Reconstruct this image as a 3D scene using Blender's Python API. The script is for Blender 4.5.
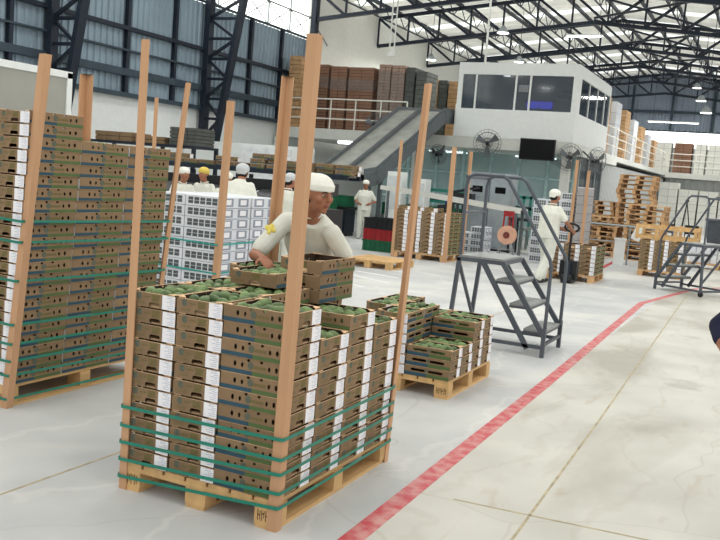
import bpy, math, random
from mathutils import Vector, Matrix, Quaternion
from mathutils.geometry import tessellate_polygon
random.seed(7)
for o in list(bpy.data.objects): bpy.data.objects.remove(o)
SC = bpy.context.scene
COL = SC.collection
PI = math.pi

# ------------------------------------------------------------------ camera
FPX, PITCH, ROLL, YAW, EYE = 870.0, 0.108813, 0.080081, -0.441756, 1.70
def cam_axes():
    cp, sp = math.cos(PITCH), math.sin(PITCH)
    F = Vector((0, cp, -sp)); rt = Vector((1, 0, 0)); dn = Vector((0, -sp, -cp))
    c, s = math.cos(ROLL), math.sin(ROLL)
    r2 = c*rt - s*dn; d2 = s*rt + c*dn
    Z = Matrix.Rotation(-YAW, 3, 'Z')
    return Z @ r2, Z @ d2, Z @ F
CR, CD, CF = cam_axes()
cam = bpy.data.objects.new('camera', bpy.data.cameras.new('camera')); COL.objects.link(cam)
cm = Matrix((CR, -CD, -CF)).transposed().to_4x4(); cm.translation = Vector((0, 0, EYE))
cam.matrix_world = cm
cam.data.sensor_width = 36.0; cam.data.lens = FPX/720*36; cam.data.clip_end = 300; cam.data.clip_start = .05
SC.camera = cam
def ray(u, v): return CR*((u-360)/FPX) + CD*((v-270)/FPX) + CF
def atY(u, v, Y):
    d = ray(u, v); t = Y/d.y; return Vector((d.x*t, Y, EYE+d.z*t))
def atX(u, v, X):
    d = ray(u, v); t = X/d.x; return Vector((X, d.y*t, EYE+d.z*t))
def onfloor(u, v, z=0.0):
    d = ray(u, v); t = (z-EYE)/d.z; return Vector((d.x*t, d.y*t, z))

# ------------------------------------------------------------------ world, light, exposure
W = bpy.data.worlds.new('overcast_sky'); SC.world = W; W.use_nodes = True
wn = W.node_tree.nodes; wb = wn['Background']
wb.inputs[0].default_value = (1.0, 0.985, 0.96, 1); wb.inputs[1].default_value = 1.05
SC.view_settings.view_transform = 'Standard'; SC.view_settings.look = 'None'
SC.view_settings.gamma = 1; SC.view_settings.use_curve_mapping = False
SC.view_settings.exposure = 0.20
SKY_E = 1.05          # daylight through the translucent roof sheets
def area(name, loc, size, power, rot=(0,0,0), col=(1,1,1)):
    l = bpy.data.lights.new(name, 'AREA'); l.shape = 'RECTANGLE'; l.size, l.size_y = size
    l.energy = power; l.color = col
    o = bpy.data.objects.new(name, l); o.location = loc; o.rotation_euler = rot; COL.objects.link(o); return o

# ------------------------------------------------------------------ materials
def lin(c): return tuple(((x/255)/12.92 if x/255 <= .04045 else ((x/255+.055)/1.055)**2.4) for x in c)
MATS = {}
def mat(name, rgb, rough=.7, metal=0, var=.12, scale=6.0, bump=0, emit=0, spec=.4, rnd=0, stretch=(1,1,1), rgb2=None, coat=0):
    if name in MATS: return MATS[name]
    m = bpy.data.materials.new(name); m.use_nodes = True; nt = m.node_tree; n = nt.nodes; L = nt.links
    b = n['Principled BSDF']; c = lin(rgb)
    b.inputs['Roughness'].default_value = rough; b.inputs['Metallic'].default_value = metal
    b.inputs['Specular IOR Level'].default_value = spec
    tc = n.new('ShaderNodeTexCoord'); mp = n.new('ShaderNodeMapping'); mp.inputs['Scale'].default_value = stretch
    L.new(tc.outputs['Object'], mp.inputs[0])
    nz = n.new('ShaderNodeTexNoise'); nz.inputs['Scale'].default_value = scale; nz.inputs['Detail'].default_value = 4
    L.new(mp.outputs[0], nz.inputs['Vector'])
    cr = n.new('ShaderNodeMapRange'); cr.inputs[1].default_value = .3; cr.inputs[2].default_value = .7
    L.new(nz.outputs['Fac'], cr.inputs[0])
    mx = n.new('ShaderNodeMix'); mx.data_type = 'RGBA'
    c2 = lin(rgb2) if rgb2 else tuple(min(1, x*(1+var)) for x in c); c1 = c if rgb2 else tuple(x*(1-var) for x in c)
    mx.inputs[6].default_value = (*c1, 1); mx.inputs[7].default_value = (*c2, 1)
    L.new(cr.outputs[0], mx.inputs[0])
    out = mx.outputs[2]
    if rnd:
        oi = n.new('ShaderNodeObjectInfo'); hs = n.new('ShaderNodeHueSaturation')
        mr = n.new('ShaderNodeMapRange'); mr.inputs[3].default_value = 1-rnd; mr.inputs[4].default_value = 1+rnd
        L.new(oi.outputs['Random'], mr.inputs[0]); L.new(mr.outputs[0], hs.inputs['Value']); L.new(out, hs.inputs['Color']); out = hs.outputs[0]
    L.new(out, b.inputs['Base Color'])
    if emit:
        L.new(out, b.inputs['Emission Color']); b.inputs['Emission Strength'].default_value = emit
    if bump:
        bp = n.new('ShaderNodeBump'); bp.inputs['Strength'].default_value = bump; bp.inputs['Distance'].default_value = .01
        L.new(nz.outputs['Fac'], bp.inputs['Height']); L.new(bp.outputs[0], b.inputs['Normal'])
    MATS[name] = m; return m
def glass_mat(name, rgb, alpha=.35, rough=.05):
    m = bpy.data.materials.new(name); m.use_nodes = True; n = m.node_tree.nodes; L = m.node_tree.links
    b = n['Principled BSDF']; b.inputs['Base Color'].default_value = (*lin(rgb), 1); b.inputs['Roughness'].default_value = rough
    b.inputs['Specular IOR Level'].default_value = .8
    t = n.new('ShaderNodeBsdfTransparent'); t.inputs[0].default_value = (*[.5+.5*x for x in lin(rgb)], 1)
    mx = n.new('ShaderNodeMixShader')
    nz = n.new('ShaderNodeTexNoise'); nz.inputs['Scale'].default_value = 1.5
    mr = n.new('ShaderNodeMapRange'); mr.inputs[3].default_value = alpha-.05; mr.inputs[4].default_value = alpha+.05
    L.new(nz.outputs['Fac'], mr.inputs[0]); L.new(mr.outputs[0], mx.inputs[0])
    L.new(t.outputs[0], mx.inputs[1]); L.new(b.outputs[0], mx.inputs[2]); L.new(mx.outputs[0], n['Material Output'].inputs[0])
    MATS[name] = m; return m

kraft = mat('kraft_board', (136,112,84), .85, var=.10, scale=9, rnd=.10)
kraft_in = mat('kraft_inside', (206,172,134), .85, var=.08)
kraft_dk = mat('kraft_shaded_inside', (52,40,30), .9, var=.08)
kraft_rim = mat('kraft_edge', (232,196,156), .85, var=.06)
ink_dark = mat('olive_print', (112,100,62), .8, var=.15, scale=60)
ink_circle = mat('circle_print', (92,98,84), .8, var=.2, scale=80)
ink_blue = mat('blue_print', (42,76,92), .7, var=.12)
ink_green = mat('green_print', (82,104,60), .7, var=.12)
ink_black = mat('black_gap', (30,26,22), .9)
paper = mat('label_paper', (236,236,240), .8, var=.03)
paper_ink = mat('label_ink', (196,200,214), .8, var=.3, scale=200)
postm = mat('corner_board', (194,152,116), .8, var=.06, scale=3, stretch=(6,6,.6), rnd=.05)
strapm = mat('green_strap', (18,124,104), .4, var=.12, spec=.5)
strapw = mat('teal_strap', (40,150,140), .4, var=.1)
pine = mat('pine_wood', (206,168,116), .75, var=.16, scale=4, stretch=(3,.6,3), rnd=.10)
oldpine = mat('weathered_wood', (194,156,114), .8, var=.22, scale=5, rnd=.18)
stampm = mat('burnt_stamp', (88,64,40), .9)
avom = mat('avocado_skin', (122,144,92), .5, var=.25, scale=14, rgb2=(72,98,56), rnd=.35, bump=.2)
stemm = mat('avocado_stem', (120,100,60), .8)
steel_dk = mat('dark_blue_steel', (34,42,54), .5, metal=.3, var=.15)
girtm = mat('girt_steel', (58,72,82), .5, metal=.3, var=.15)
steel_gr = mat('ladder_grey_paint', (84,90,98), .45, metal=.3, var=.1)
treadm = mat('tread_plate', (150,154,152), .5, metal=.4, var=.12, scale=60)
galv = mat('galvanised_steel', (150,156,158), .4, metal=.6, var=.15, scale=3)
galv_dk = mat('chute_side_steel', (104,110,114), .5, metal=.4, var=.12)
whitem = mat('white_paint', (222,226,224), .6, var=.03)
white_off = mat('mezzanine_paint', (206,208,202), .6, var=.04)
railm = mat('rail_white_paint', (226,224,214), .5, var=.03)
blackm = mat('black_plastic', (26,28,32), .45, var=.15)
screenm = mat('screen_glass', (6,7,10), .35, var=.1, spec=.15)
greenp = mat('green_plastic', (22,92,62), .5, var=.12)
redp = mat('red_plastic', (150,30,36), .5, var=.12)
tealp = mat('teal_frame', (40,120,104), .5, var=.1)
cream = mat('cream_uniform', (216,217,206), .9, var=.05, scale=12, bump=.25)
creamcap = mat('cream_cap', (232,232,222), .9, var=.05, scale=20, bump=.2)
trouser = mat('cream_trousers', (206,208,198), .9, var=.06, scale=12, bump=.25)
skin = mat('skin', (156,104,78), .55, var=.06, scale=10)
skin_dk = mat('skin_lips', (150,86,72), .55, var=.06)
eyew = mat('eye_white', (176,164,152), .3); eyed = mat('eye_dark', (34,24,20), .3)
hairm = mat('dark_hair', (30,24,20), .8)
shoem = mat('dark_shoe', (40,38,40), .6); shoew = mat('white_shoe', (200,200,196), .6)
yellowp = mat('yellow_print', (232,214,110), .8)
navym = mat('navy_cloth', (26,30,56), .9, bump=.2)
cartonw = mat('white_carton', (214,218,224), .7, var=.04, rnd=.04)
slotm = mat('carton_slot', (84,92,92), .8, var=.15)
lblgrey = mat('carton_grey_print', (140,146,158), .8, var=.1)
brownst = mat('brown_carton_stack', (130,98,80), .85, var=.14, scale=3, rnd=.14)
brown_dk = mat('dark_gap_brown', (58,40,32), .9)
greyst = mat('grey_crate_stack', (84,88,84), .8, var=.2, rnd=.15)
film = glass_mat('stretch_film', (225,222,220), .09, .2)
wglass = glass_mat('office_glass', (70,84,96), .42, .06)
tglass = glass_mat('partition_glass', (190,214,214), .40, .1)
lampm = mat('lamp_diffuser', (255,252,244), .5, emit=7)
tubem = mat('tube_light', (250,252,255), .5, emit=5)
lcd = mat('lcd_blue', (80,80,240), .3, emit=2.5)
skyl = mat('translucent_sheet', (226,230,228), .6, emit=SKY_E, var=.02)
bandm = mat('daylit_sheet', (246,248,242), .6, emit=2.2, var=.03)

def floor_mat():
    m = bpy.data.materials.new('factory_floor'); m.use_nodes = True; nt = m.node_tree; n = nt.nodes; L = nt.links
    b = n['Principled BSDF']; tc = n.new('ShaderNodeTexCoord')
    def noise(sc, det=6, st=(1,1,1), dist=0):
        mp = n.new('ShaderNodeMapping'); mp.inputs['Scale'].default_value = st; L.new(tc.outputs['Object'], mp.inputs[0])
        z = n.new('ShaderNodeTexNoise'); z.inputs['Scale'].default_value = sc; z.inputs['Detail'].default_value = det; z.inputs['Distortion'].default_value = dist
        L.new(mp.outputs[0], z.inputs['Vector']); return z.outputs['Fac']
    def ramp(src, a, bb, lo=0, hi=1):
        r = n.new('ShaderNodeMapRange'); r.inputs[1].default_value = a; r.inputs[2].default_value = bb; r.inputs[3].default_value = lo; r.inputs[4].default_value = hi
        L.new(src, r.inputs[0]); return r.outputs[0]
    def mix(f, a, c):
        x = n.new('ShaderNodeMix'); x.data_type = 'RGBA'
        for s, i in ((f, 0), (a, 6), (c, 7)):
            if isinstance(s, tuple): x.inputs[i].default_value = (*s, 1)
            elif isinstance(s, float): x.inputs[i].default_value = s
            else: L.new(s, x.inputs[i])
        return x.outputs[2]
    sx = n.new('ShaderNodeSeparateXYZ'); L.new(tc.outputs['Object'], sx.inputs[0])
    grey = mix(ramp(noise(1.1, 8), .35, .7), lin((182,184,185)), lin((204,205,203)))
    grey = mix(ramp(noise(.5, 8, (1,1,1), .6), .52, .72), grey, lin((222,221,214)))
    con = mix(ramp(noise(1.3, 8), .35, .7), lin((208,206,197)), lin((190,188,179)))
    con = mix(ramp(noise(.55, 5, (1,.6,1), 1.2), .52, .66, 0, .8), con, lin((166,162,150)))
    con = mix(ramp(noise(5, 8, (1,.35,1), 1.0), .60, .72, 0, .35), con, lin((170,150,124)))
    w = n.new('ShaderNodeTexWave'); w.inputs['Scale'].default_value = .45; w.inputs['Distortion'].default_value = 9; w.inputs['Detail'].default_value = 5; w.inputs['Detail Scale'].default_value = 1.3
    L.new(tc.outputs['Object'], w.inputs['Vector'])
    grey = mix(ramp(w.outputs['Fac'], .98, 1.0, 0, .22), grey, lin((232,230,222)))
    con = mix(ramp(w.outputs['Fac'], .0, .02, .15, 0), con, lin((160,152,138)))
    con = mix(ramp(noise(.8, 6, (1,1,1), .3), .62, .68, 0, .5), con, lin((158,154,144)))
    z = ramp(sx.outputs['X'], -1.69, -1.66)
    col = mix(z, grey, con)
    # ageing cracks and fine scratches
    v = n.new('ShaderNodeTexVoronoi'); v.feature = 'DISTANCE_TO_EDGE'; v.inputs['Scale'].default_value = .35
    mp = n.new('ShaderNodeMapping'); L.new(tc.outputs['Object'], mp.inputs[0])
    nz = n.new('ShaderNodeTexNoise'); nz.inputs['Scale'].default_value = 1.2; L.new(tc.outputs['Object'], nz.inputs['Vector'])
    av = n.new('ShaderNodeVectorMath'); av.operation = 'MULTIPLY_ADD'; av.inputs[1].default_value = (.5,.5,.5); L.new(nz.outputs['Color'], av.inputs[0]); L.new(tc.outputs['Object'], av.inputs[2])
    L.new(av.outputs[0], v.inputs['Vector'])
    col = mix(ramp(v.outputs['Distance'], .0, .004, .22, 0), col, lin((150,140,120)))
    L.new(col, b.inputs['Base Color'])
    rr = ramp(noise(2, 6), .3, .7, .42, .62); L.new(rr, b.inputs['Roughness'])
    b.inputs['Specular IOR Level'].default_value = .35
    bp = n.new('ShaderNodeBump'); bp.inputs['Strength'].default_value = .08; L.new(noise(20, 6), bp.inputs['Height']); L.new(bp.outputs[0], b.inputs['Normal'])
    return m
def worn_red():
    m = bpy.data.materials.new('worn_red_line'); m.use_nodes = True; nt = m.node_tree; n = nt.nodes; L = nt.links
    b = n['Principled BSDF']; tc = n.new('ShaderNodeTexCoord')
    z = n.new('ShaderNodeTexNoise'); z.inputs['Scale'].default_value = 11; z.inputs['Detail'].default_value = 8; L.new(tc.outputs['Object'], z.inputs['Vector'])
    r = n.new('ShaderNodeValToRGB'); L.new(z.outputs['Fac'], r.inputs[0])
    r.color_ramp.elements[0].position = .38; r.color_ramp.elements[0].color = (*lin((196,64,76)), 1)
    r.color_ramp.elements[1].position = .66; r.color_ramp.elements[1].color = (*lin((208,150,144)), 1)
    L.new(r.outputs[0], b.inputs['Base Color']); b.inputs['Roughness'].default_value = .5
    return m
redline = worn_red()

# ------------------------------------------------------------------ mesh builder
class MB:
    def __init__(s): s.v = []; s.f = []; s.mi = []; s.m = []
    def midx(s, m):
        if m not in s.m: s.m.append(m)
        return s.m.index(m)
    def add(s, vs, fs, m):
        k = len(s.v); i = s.midx(m); s.v += [tuple(p) for p in vs]
        for f in fs: s.f.append([k+q for q in f]); s.mi.append(i)
    def hexa(s, p, m): s.add(p, [(0,3,2,1),(4,5,6,7),(0,1,5,4),(1,2,6,5),(2,3,7,6),(3,0,4,7)], m)
    def box(s, x0, x1, y0, y1, z0, z1, m):
        if x0 > x1: x0, x1 = x1, x0
        if y0 > y1: y0, y1 = y1, y0
        if z0 > z1: z0, z1 = z1, z0
        s.hexa([(x0,y0,z0),(x1,y0,z0),(x1,y1,z0),(x0,y1,z0),(x0,y0,z1),(x1,y0,z1),(x1,y1,z1),(x0,y1,z1)], m)
    def bar(s, p, q, w, h, m, up=(0,0,1)):
        p = Vector(p); q = Vector(q); d = (q-p).normalized(); up = Vector(up)
        if abs(d.dot(up)) > .97: up = Vector((0,1,0)) if abs(d.y) < .9 else Vector((1,0,0))
        a = d.cross(up).normalized()*(w/2); b = a.cross(d).normalized()*(h/2)
        s.hexa([p-a-b, p+a-b, p+a+b, p-a+b, q-a-b, q+a-b, q+a+b, q-a+b], m)
    def tube(s, pts, r, m, n=8, closed=False, caps=True):
        pts = [Vector(p) for p in pts]; N = len(pts); rings = []
        ref = None
        for i in range(N):
            a = pts[i-1] if (i > 0 or closed) else pts[i]; b = pts[(i+1) % N] if (i < N-1 or closed) else pts[i]
            d = (b-a).normalized()
            if ref is None: ref = d.orthogonal().normalized()
            u = (ref - d*ref.dot(d)); u = u.normalized() if u.length > 1e-6 else d.orthogonal().normalized(); ref = u
            w = d.cross(u); rr = r[i] if isinstance(r, (list, tuple)) else r
            rings.append([pts[i]+(u*math.cos(2*PI*k/n)+w*math.sin(2*PI*k/n))*rr for k in range(n)])
        vs = [p for R in rings for p in R]; fs = []
        for i in range(N if closed else N-1):
            j = (i+1) % N
            for k in range(n): fs.append((i*n+k, i*n+(k+1) % n, j*n+(k+1) % n, j*n+k))
        if caps and not closed: fs.append(tuple(range(n))[::-1]); fs.append(tuple((N-1)*n+k for k in range(n)))
        s.add(vs, fs, m)
    def ell(s, c, r, m, n=14, k=9, rot=None):
        c = Vector(c); vs = []; fs = []
        r = Vector(r) if not isinstance(r, (int, float)) else Vector((r, r, r))
        for i in range(k+1):
            t = PI*i/k
            for j in range(n):
                p = Vector((math.sin(t)*math.cos(2*PI*j/n)*r.x, math.sin(t)*math.sin(2*PI*j/n)*r.y, -math.cos(t)*r.z))
                vs.append((rot @ p if rot else p)+c)
        for i in range(k):
            for j in range(n): fs.append((i*n+j, i*n+(j+1) % n, (i+1)*n+(j+1) % n, (i+1)*n+j))
        s.add(vs, fs, m)
    def lathe(s, prof, c, m, n=16, rot=None):
        c = Vector(c); vs = []; fs = []
        for (r, z) in prof:
            for j in range(n):
                p = Vector((r*math.cos(2*PI*j/n), r*math.sin(2*PI*j/n), z)); vs.append((rot @ p if rot else p)+c)
        for i in range(len(prof)-1):
            for j in range(n): fs.append((i*n+j, i*n+(j+1) % n, (i+1)*n+(j+1) % n, (i+1)*n+j))
        s.add(vs, fs, m)
    def loft(s, rings, m):
        n = len(rings[0]); vs = [p for R in rings for p in R]; fs = []
        for i in range(len(rings)-1):
            for k in range(n): fs.append((i*n+k, i*n+(k+1) % n, (i+1)*n+(k+1) % n, (i+1)*n+k))
        fs.append(tuple(range(n))[::-1]); fs.append(tuple((len(rings)-1)*n+k for k in range(n)))
        s.add(vs, fs, m)
    def build(s, name, parent=None, smooth=False, loc=None, rotz=0, bevel=0):
        me = bpy.data.meshes.new(name); me.from_pydata(s.v, [], s.f)
        for m in s.m: me.materials.append(m)
        me.polygons.foreach_set('material_index', s.mi)
        if smooth: me.polygons.foreach_set('use_smooth', [True]*len(s.f))
        me.update()
        o = bpy.data.objects.new(name, me); COL.objects.link(o)
        if parent: o.parent = parent
        if loc: o.location = loc
        if rotz: o.rotation_euler.z = rotz
        if bevel:
            b = o.modifiers.new('bevel', 'BEVEL'); b.width = bevel; b.segments = 2; b.limit_method = 'ANGLE'
        return o
def tag(o, label, cat, group=None, kind=None):
    if label: o['label'] = label
    if cat: o['category'] = cat
    if group: o['group'] = group
    if kind: o['kind'] = kind
    return o
def empty(name, loc=(0,0,0), rz=0):
    o = bpy.data.objects.new(name, None); COL.objects.link(o); o.location = loc; o.rotation_euler.z = rz
    o.empty_display_size = .1; return o
def struct(o): o['kind'] = 'structure'; return o
def dup(o, loc=None, rotz=None, scale=None):
    c = o.copy(); COL.objects.link(c)
    for k in ('label', 'group', 'category'):
        pass
    if loc is not None: c.location = loc
    if rotz is not None: c.rotation_euler = (0, 0, rotz)
    if scale is not None: c.scale = scale
    for ch in list(o.children):
        d = ch.copy(); COL.objects.link(d); d.parent = c
        for g in list(ch.children):
            e = g.copy(); COL.objects.link(e); e.parent = d
    return c
USED = set()
def inst(proto, loc, rotz=0, scale=None):
    """first use moves the prototype itself, later uses copy it"""
    if proto.name not in USED:
        USED.add(proto.name); proto.location = loc; proto.rotation_euler = (0, 0, rotz)
        if scale is not None: proto.scale = scale
        return proto
    c = dup(proto, loc, rotz, scale if scale is not None else (1,1,1)); USED.add(c.name); return c

# ================================================================== THE SETTING
XL, YF = -17.0, 60.0            # left wall, far gable
RX = -7.5                        # ridge
def zch(x): return 7.40 + .108*(9.5-abs(x-RX))     # bottom chord of the roof trusses
floorm = floor_mat()
b = MB(); b.box(-18, 9, -7, 62, -.12, 0, floorm); struct(b.build('floor'))
b = MB()
def strip(p, q, w, m, z=.0025):
    p = Vector((p[0], p[1], 0)); q = Vector((q[0], q[1], 0)); d = (q-p).normalized(); a = Vector((-d.y, d.x, 0))*w/2
    b.hexa([(p-a)[:2]+(-.001,), (p+a)[:2]+(-.001,), (q+a)[:2]+(-.001,), (q-a)[:2]+(-.001,), (p-a)[:2]+(z,), (p+a)[:2]+(z,), (q+a)[:2]+(z,), (q-a)[:2]+(z,)], m)
for p, q in (((-1.60,-6),(-1.62,3.5)), ((-1.62,3.5),(-1.68,7.7)), ((-1.68,7.7),(-1.83,14.6)), ((-1.83,14.6),(-1.30,18.2)), ((-1.3,18.2),(-.6,19.6))): strip(p, q, .105, redline)
o = b.build('trim_1'); struct(o)
whl = mat('white_floor_paint', (226,228,226), .6, var=.06)
b = MB()
for u0,v0,u1,v1 in ((352,284,363,287),(353,275,388,283),(357,271,398,278),(362,267,410,273),(374,265,421,270)):
    strip(onfloor(u0,v0), onfloor(u1,v1), .09, whl)
struct(b.build('trim_2'))
redm2 = mat('red_floor_mark', (190,74,80), .6)
b = MB(); strip(onfloor(602,268), onfloor(623,257), .10, redm2); strip(onfloor(545,216), onfloor(618,272), .03, redm2) if False else None
struct(b.build('trim_3'))
jointm = mat('joint_filler', (178,166,138), .8, var=.3, scale=8)
b = MB()
for p, q in (((-.90,-3),(-.98,4.05)), ((-.98,4.05),(-1.04,6.65)), ((-1.04,6.65),(-1.33,16.5)), ((-1.4,4.37),(3,4.75)), ((-3.32,.5),(-3.26,3.8)), ((-3.26,3.8),(-3.22,12.5)), ((-9,3.1),(-4.6,3.5)), ((3.5,-3),(3.5,30))): strip(p, q, .015, jointm, .0015)
o = b.build('trim_4'); struct(o)
# left wall: white lower wall, blue-grey profiled sheet above, daylit band at the top
cladm = mat('profiled_sheet', (142,160,172), .5, metal=.35, var=.12, scale=.8)
b = MB(); b.box(XL-.25, XL, -7, 29.8, 0, 3.38, whitem); struct(b.build('wall_left'))
def corrugated(name, x, y0, y1, z0, z1, pitch, d, m, axis='y'):
    b = MB(); prof = []; t = y0
    while t < y1:
        prof += [(t,0),(t+pitch*.45,0),(t+pitch*.55,d),(t+pitch*.9,d)]; t += pitch
    prof.append((t,0)); vs = []; n = len(prof)
    for z in (z0, z1):
        for a, dd in prof: vs.append((x+dd, a, z) if axis == 'y' else (a, x-dd, z))
    for z in (z0, z1):
        for a, dd in prof: vs.append((x+dd-.02, a, z) if axis == 'y' else (a, x-dd+.02, z))
    fs = []
    for i in range(n-1):
        fs.append((i, i+1, n+i+1, n+i)); fs.append((2*n+i+1, 2*n+i, 3*n+i, 3*n+i+1))
        fs.append((i, 2*n+i, 2*n+i+1, i+1)); fs.append((n+i, n+i+1, 3*n+i+1, 3*n+i))
    b.add(vs, fs, m); return b.build(name)
struct(corrugated('wall_left_cladding', XL, 2, 29.6, 3.38, 6.64, .24, .045, cladm))
o = bpy.data.objects['wall_left_cladding']; o.name = 'wall_leftupper'
b = MB(); b.box(XL-.25, XL, 29.8, 62, 0, 8.9, mat('white_wall_panel', (214,214,208), .7, var=.04)); struct(b.build('wall_leftrear'))
b = MB(); b.box(XL-.1, XL-.04, 2, 29.7, 6.66, 8.6, bandm)
wnd = struct(b.build('window_1'))
b = MB()
b.bar((XL+.02,2,6.7),(XL+.02,29.7,6.7),.06,.08,girtm); b.bar((XL+.02,2,7.5),(XL+.02,29.7,7.5),.05,.05,galv)
y = 2.7
while y < 29.6:
    b.bar((XL+.02,y,6.7),(XL+.02,y,8.6),.05,.05,galv); b.bar((XL+.02,y,6.7),(XL+.02,y+1.5,7.5),.03,.03,galv); b.bar((XL+.02,y+3,6.7),(XL+.02,y+1.5,7.5),.03,.03,galv); y += 1.5
b.build('window_frame', wnd)
b = MB(); b.box(-18, 9, -7.2, -7, 0, 3.2, whitem); struct(b.build('wall_rear'))
# far gable
cladfar = mat('far_profiled_sheet', (146,158,174), .55, metal=.2, var=.1, scale=.6)
struct(corrugated('wall_far', YF, -17, 6, 6.1, 10.2, .4, .05, cladfar, 'x'))
b = MB(); b.box(-17, 6, YF, YF+.2, 0, 5.0, mat('far_wall_paint', (196,200,200), .7)); struct(b.build('wall_farlower'))
b = MB(); b.box(-17, 6, YF+.05, YF+.1, 5.0, 6.1, bandm); wnd = struct(b.build('window_2'))
b = MB(); b.box(-17, 6, YF-.02, YF+.05, 6.05, 6.15, girtm); b.box(-17, 6, YF-.02, YF+.05, 4.97, 5.05, galv); b.build('window_frame', wnd)
# roof sheets with translucent strips
roofm = mat('glowing_roof_sheet', (214,214,208), .6, emit=.34, var=.06, scale=2, stretch=(1,.3,1))  # sheets and seams glow by themselves, standing in for daylight through the roof
def zroof(x): return zch(x)+1.42
skn = 0
for side, (xa, xb) in (('left', (XL-.3, RX)), ('right', (RX, 6.0))):
    b = MB(); y = 0
    def sheet(y0, y1, m, bb, e=0):
        bb.hexa([(xa,y0,zroof(xa)+e),(xb,y0,zroof(xb)+e),(xb,y1,zroof(xb)+e),(xa,y1,zroof(xa)+e),(xa,y0,zroof(xa)+.05+e),(xb,y0,zroof(xb)+.05+e),(xb,y1,zroof(xb)+.05+e),(xa,y1,zroof(xa)+.05+e)], m)
    sb = MB()
    while y < 61:
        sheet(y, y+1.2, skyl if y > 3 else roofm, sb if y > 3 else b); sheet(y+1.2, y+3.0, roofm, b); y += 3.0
    # seams of the sheets
    yy = 0
    while yy < 61:
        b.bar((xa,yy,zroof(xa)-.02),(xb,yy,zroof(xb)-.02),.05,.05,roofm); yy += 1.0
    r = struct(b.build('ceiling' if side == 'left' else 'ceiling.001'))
    struct(sb.build('window_%d' % (3 if side == 'left' else 4)))
# ---------------------------------------------------------------- steelwork: columns, girts, trusses, purlins
for i, Y in enumerate((16.5, 23.0, 29.7)):
    t = empty('steel_column', (XL+.12, Y, 0))
    tag(t, ['dark lattice steel column against the left wall behind the tall wooden corner boards', 'dark lattice steel column in the middle of the left wall, above the white carton pallet', 'dark steel column at the corner where the left wall meets the mezzanine'][i], 'steel column')
    if i < 2:
        a0, a1, b0, b1 = Vector((.1,0,0)), Vector((.1,0,8.6)), Vector((.20,0,0)), Vector((1.45,0,7.4))
        b = MB(); b.bar(a0, a1, .26, .20, steel_dk, (1,0,0)); b.build('outer_chord', t)
        b = MB(); b.bar(b0, b1, .26, .14, steel_dk, (1,0,0)); b.build('inner_chord', t)
        n = 11
        for k in range(n):
            z0 = .6+k*.62; f = z0/7.4; f2 = (z0+.62)/7.4
            p = a0.lerp(a1, z0/8.6); q = b0.lerp(b1, f); q2 = b0.lerp(b1, f2); p2 = a0.lerp(a1, (z0+.62)/8.6)
            b = MB(); b.bar(p, q, .08, .08, steel_dk, (0,1,0)); b.bar(*( (p, q2) if k % 2 else (q, p2)), .08, .08, steel_dk, (0,1,0)); b.build('lattice_brace', t)
    else:
        b = MB(); b.bar((.1,0,0),(.1,0,8.6),.3,.2,steel_dk,(1,0,0)); b.build('post', t)
        b = MB(); b.box(-.05,.3,-.2,.2,0,.03,steel_dk); b.build('base_plate', t)
GL = ['lower thick girt of dark steel along the left wall sheeting', 'thin middle girt along the left wall sheeting', 'upper girt of dark steel across the left wall sheeting', 'dark rail where the left wall sheeting meets white wall']
for (z, w), l in zip(((4.02,.20),(4.62,.05),(5.22,.11),(3.40,.12)), GL):
    b = MB(); b.box(XL+.05, XL+.19, 2, 29.6, z-w/2, z+w/2, girtm if z != 5.22 else steel_dk); tag(b.build('wall_girt'), l, 'wall girt')
for i, Y in enumerate((13.4, 15.3, 19.4, 21.5, 25.6, 27.6)):
    b = MB(); b.box(XL+.04, XL+.16, Y-.06, Y+.06, 3.4, 6.7, steel_dk)
    tag(b.build('wall_post'), '%s slim dark upright on the left wall sheeting' % ('nearest','second nearest','third nearest','fourth nearest','fifth nearest','farthest')[i], 'wall post', 'slim uprights on the left wall')
ORD0 = ['first','second','third','fourth','fifth','sixth','seventh','eighth','ninth','tenth','eleventh','twelfth','thirteenth','fourteenth','fifteenth','sixteenth','seventeenth']
POSN = ['nearest', 'second nearest', 'third nearest', 'fourth nearest', 'middle', 'third farthest', 'second farthest', 'farthest']
for i, Y in enumerate((23.7, 29.7, 35.7, 41.7, 47.7, 53.7, 59.4)):
    t = empty('roof_truss', (RX, Y, 0)); tag(t, '%s dark steel truss spanning the roof from the left wall' % POSN[i if i < 4 else i+1], 'roof truss', 'dark steel roof trusses')
    x0, x1 = XL+.1, 5.8
    def P(x, top): return Vector((x-RX, 0, zch(x)+(1.2 if top else 0)))
    wch = .14
    b = MB(); b.bar(P(x0,0), P(RX,0), wch, wch, steel_dk, (0,1,0)); b.bar(P(RX,0), P(x1,0), wch, wch, steel_dk, (0,1,0)); b.build('bottom_chord', t)
    b = MB(); b.bar(P(x0,1), P(RX,1), wch, wch, steel_dk, (0,1,0)); b.bar(P(RX,1), P(x1,1), wch, wch, steel_dk, (0,1,0)); b.build('top_chord', t)
    n = 16; xs = [x0+(x1-x0)*k/n for k in range(n+1)]
    for k in range(n):
        b = MB(); b.bar(P(xs[k],0), P(xs[k],1), .07, .07, steel_dk, (0,1,0)); b.build('web_post', t)
        b = MB()
        if xs[k] < RX-.3: b.bar(P(xs[k],1), P(xs[k+1],0), .10, .10, steel_dk, (0,1,0))
        else: b.bar(P(xs[k],0), P(xs[k+1],1), .10, .10, steel_dk, (0,1,0))
        b.build('web_diagonal', t)
k = 0
x = XL+1.0
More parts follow.
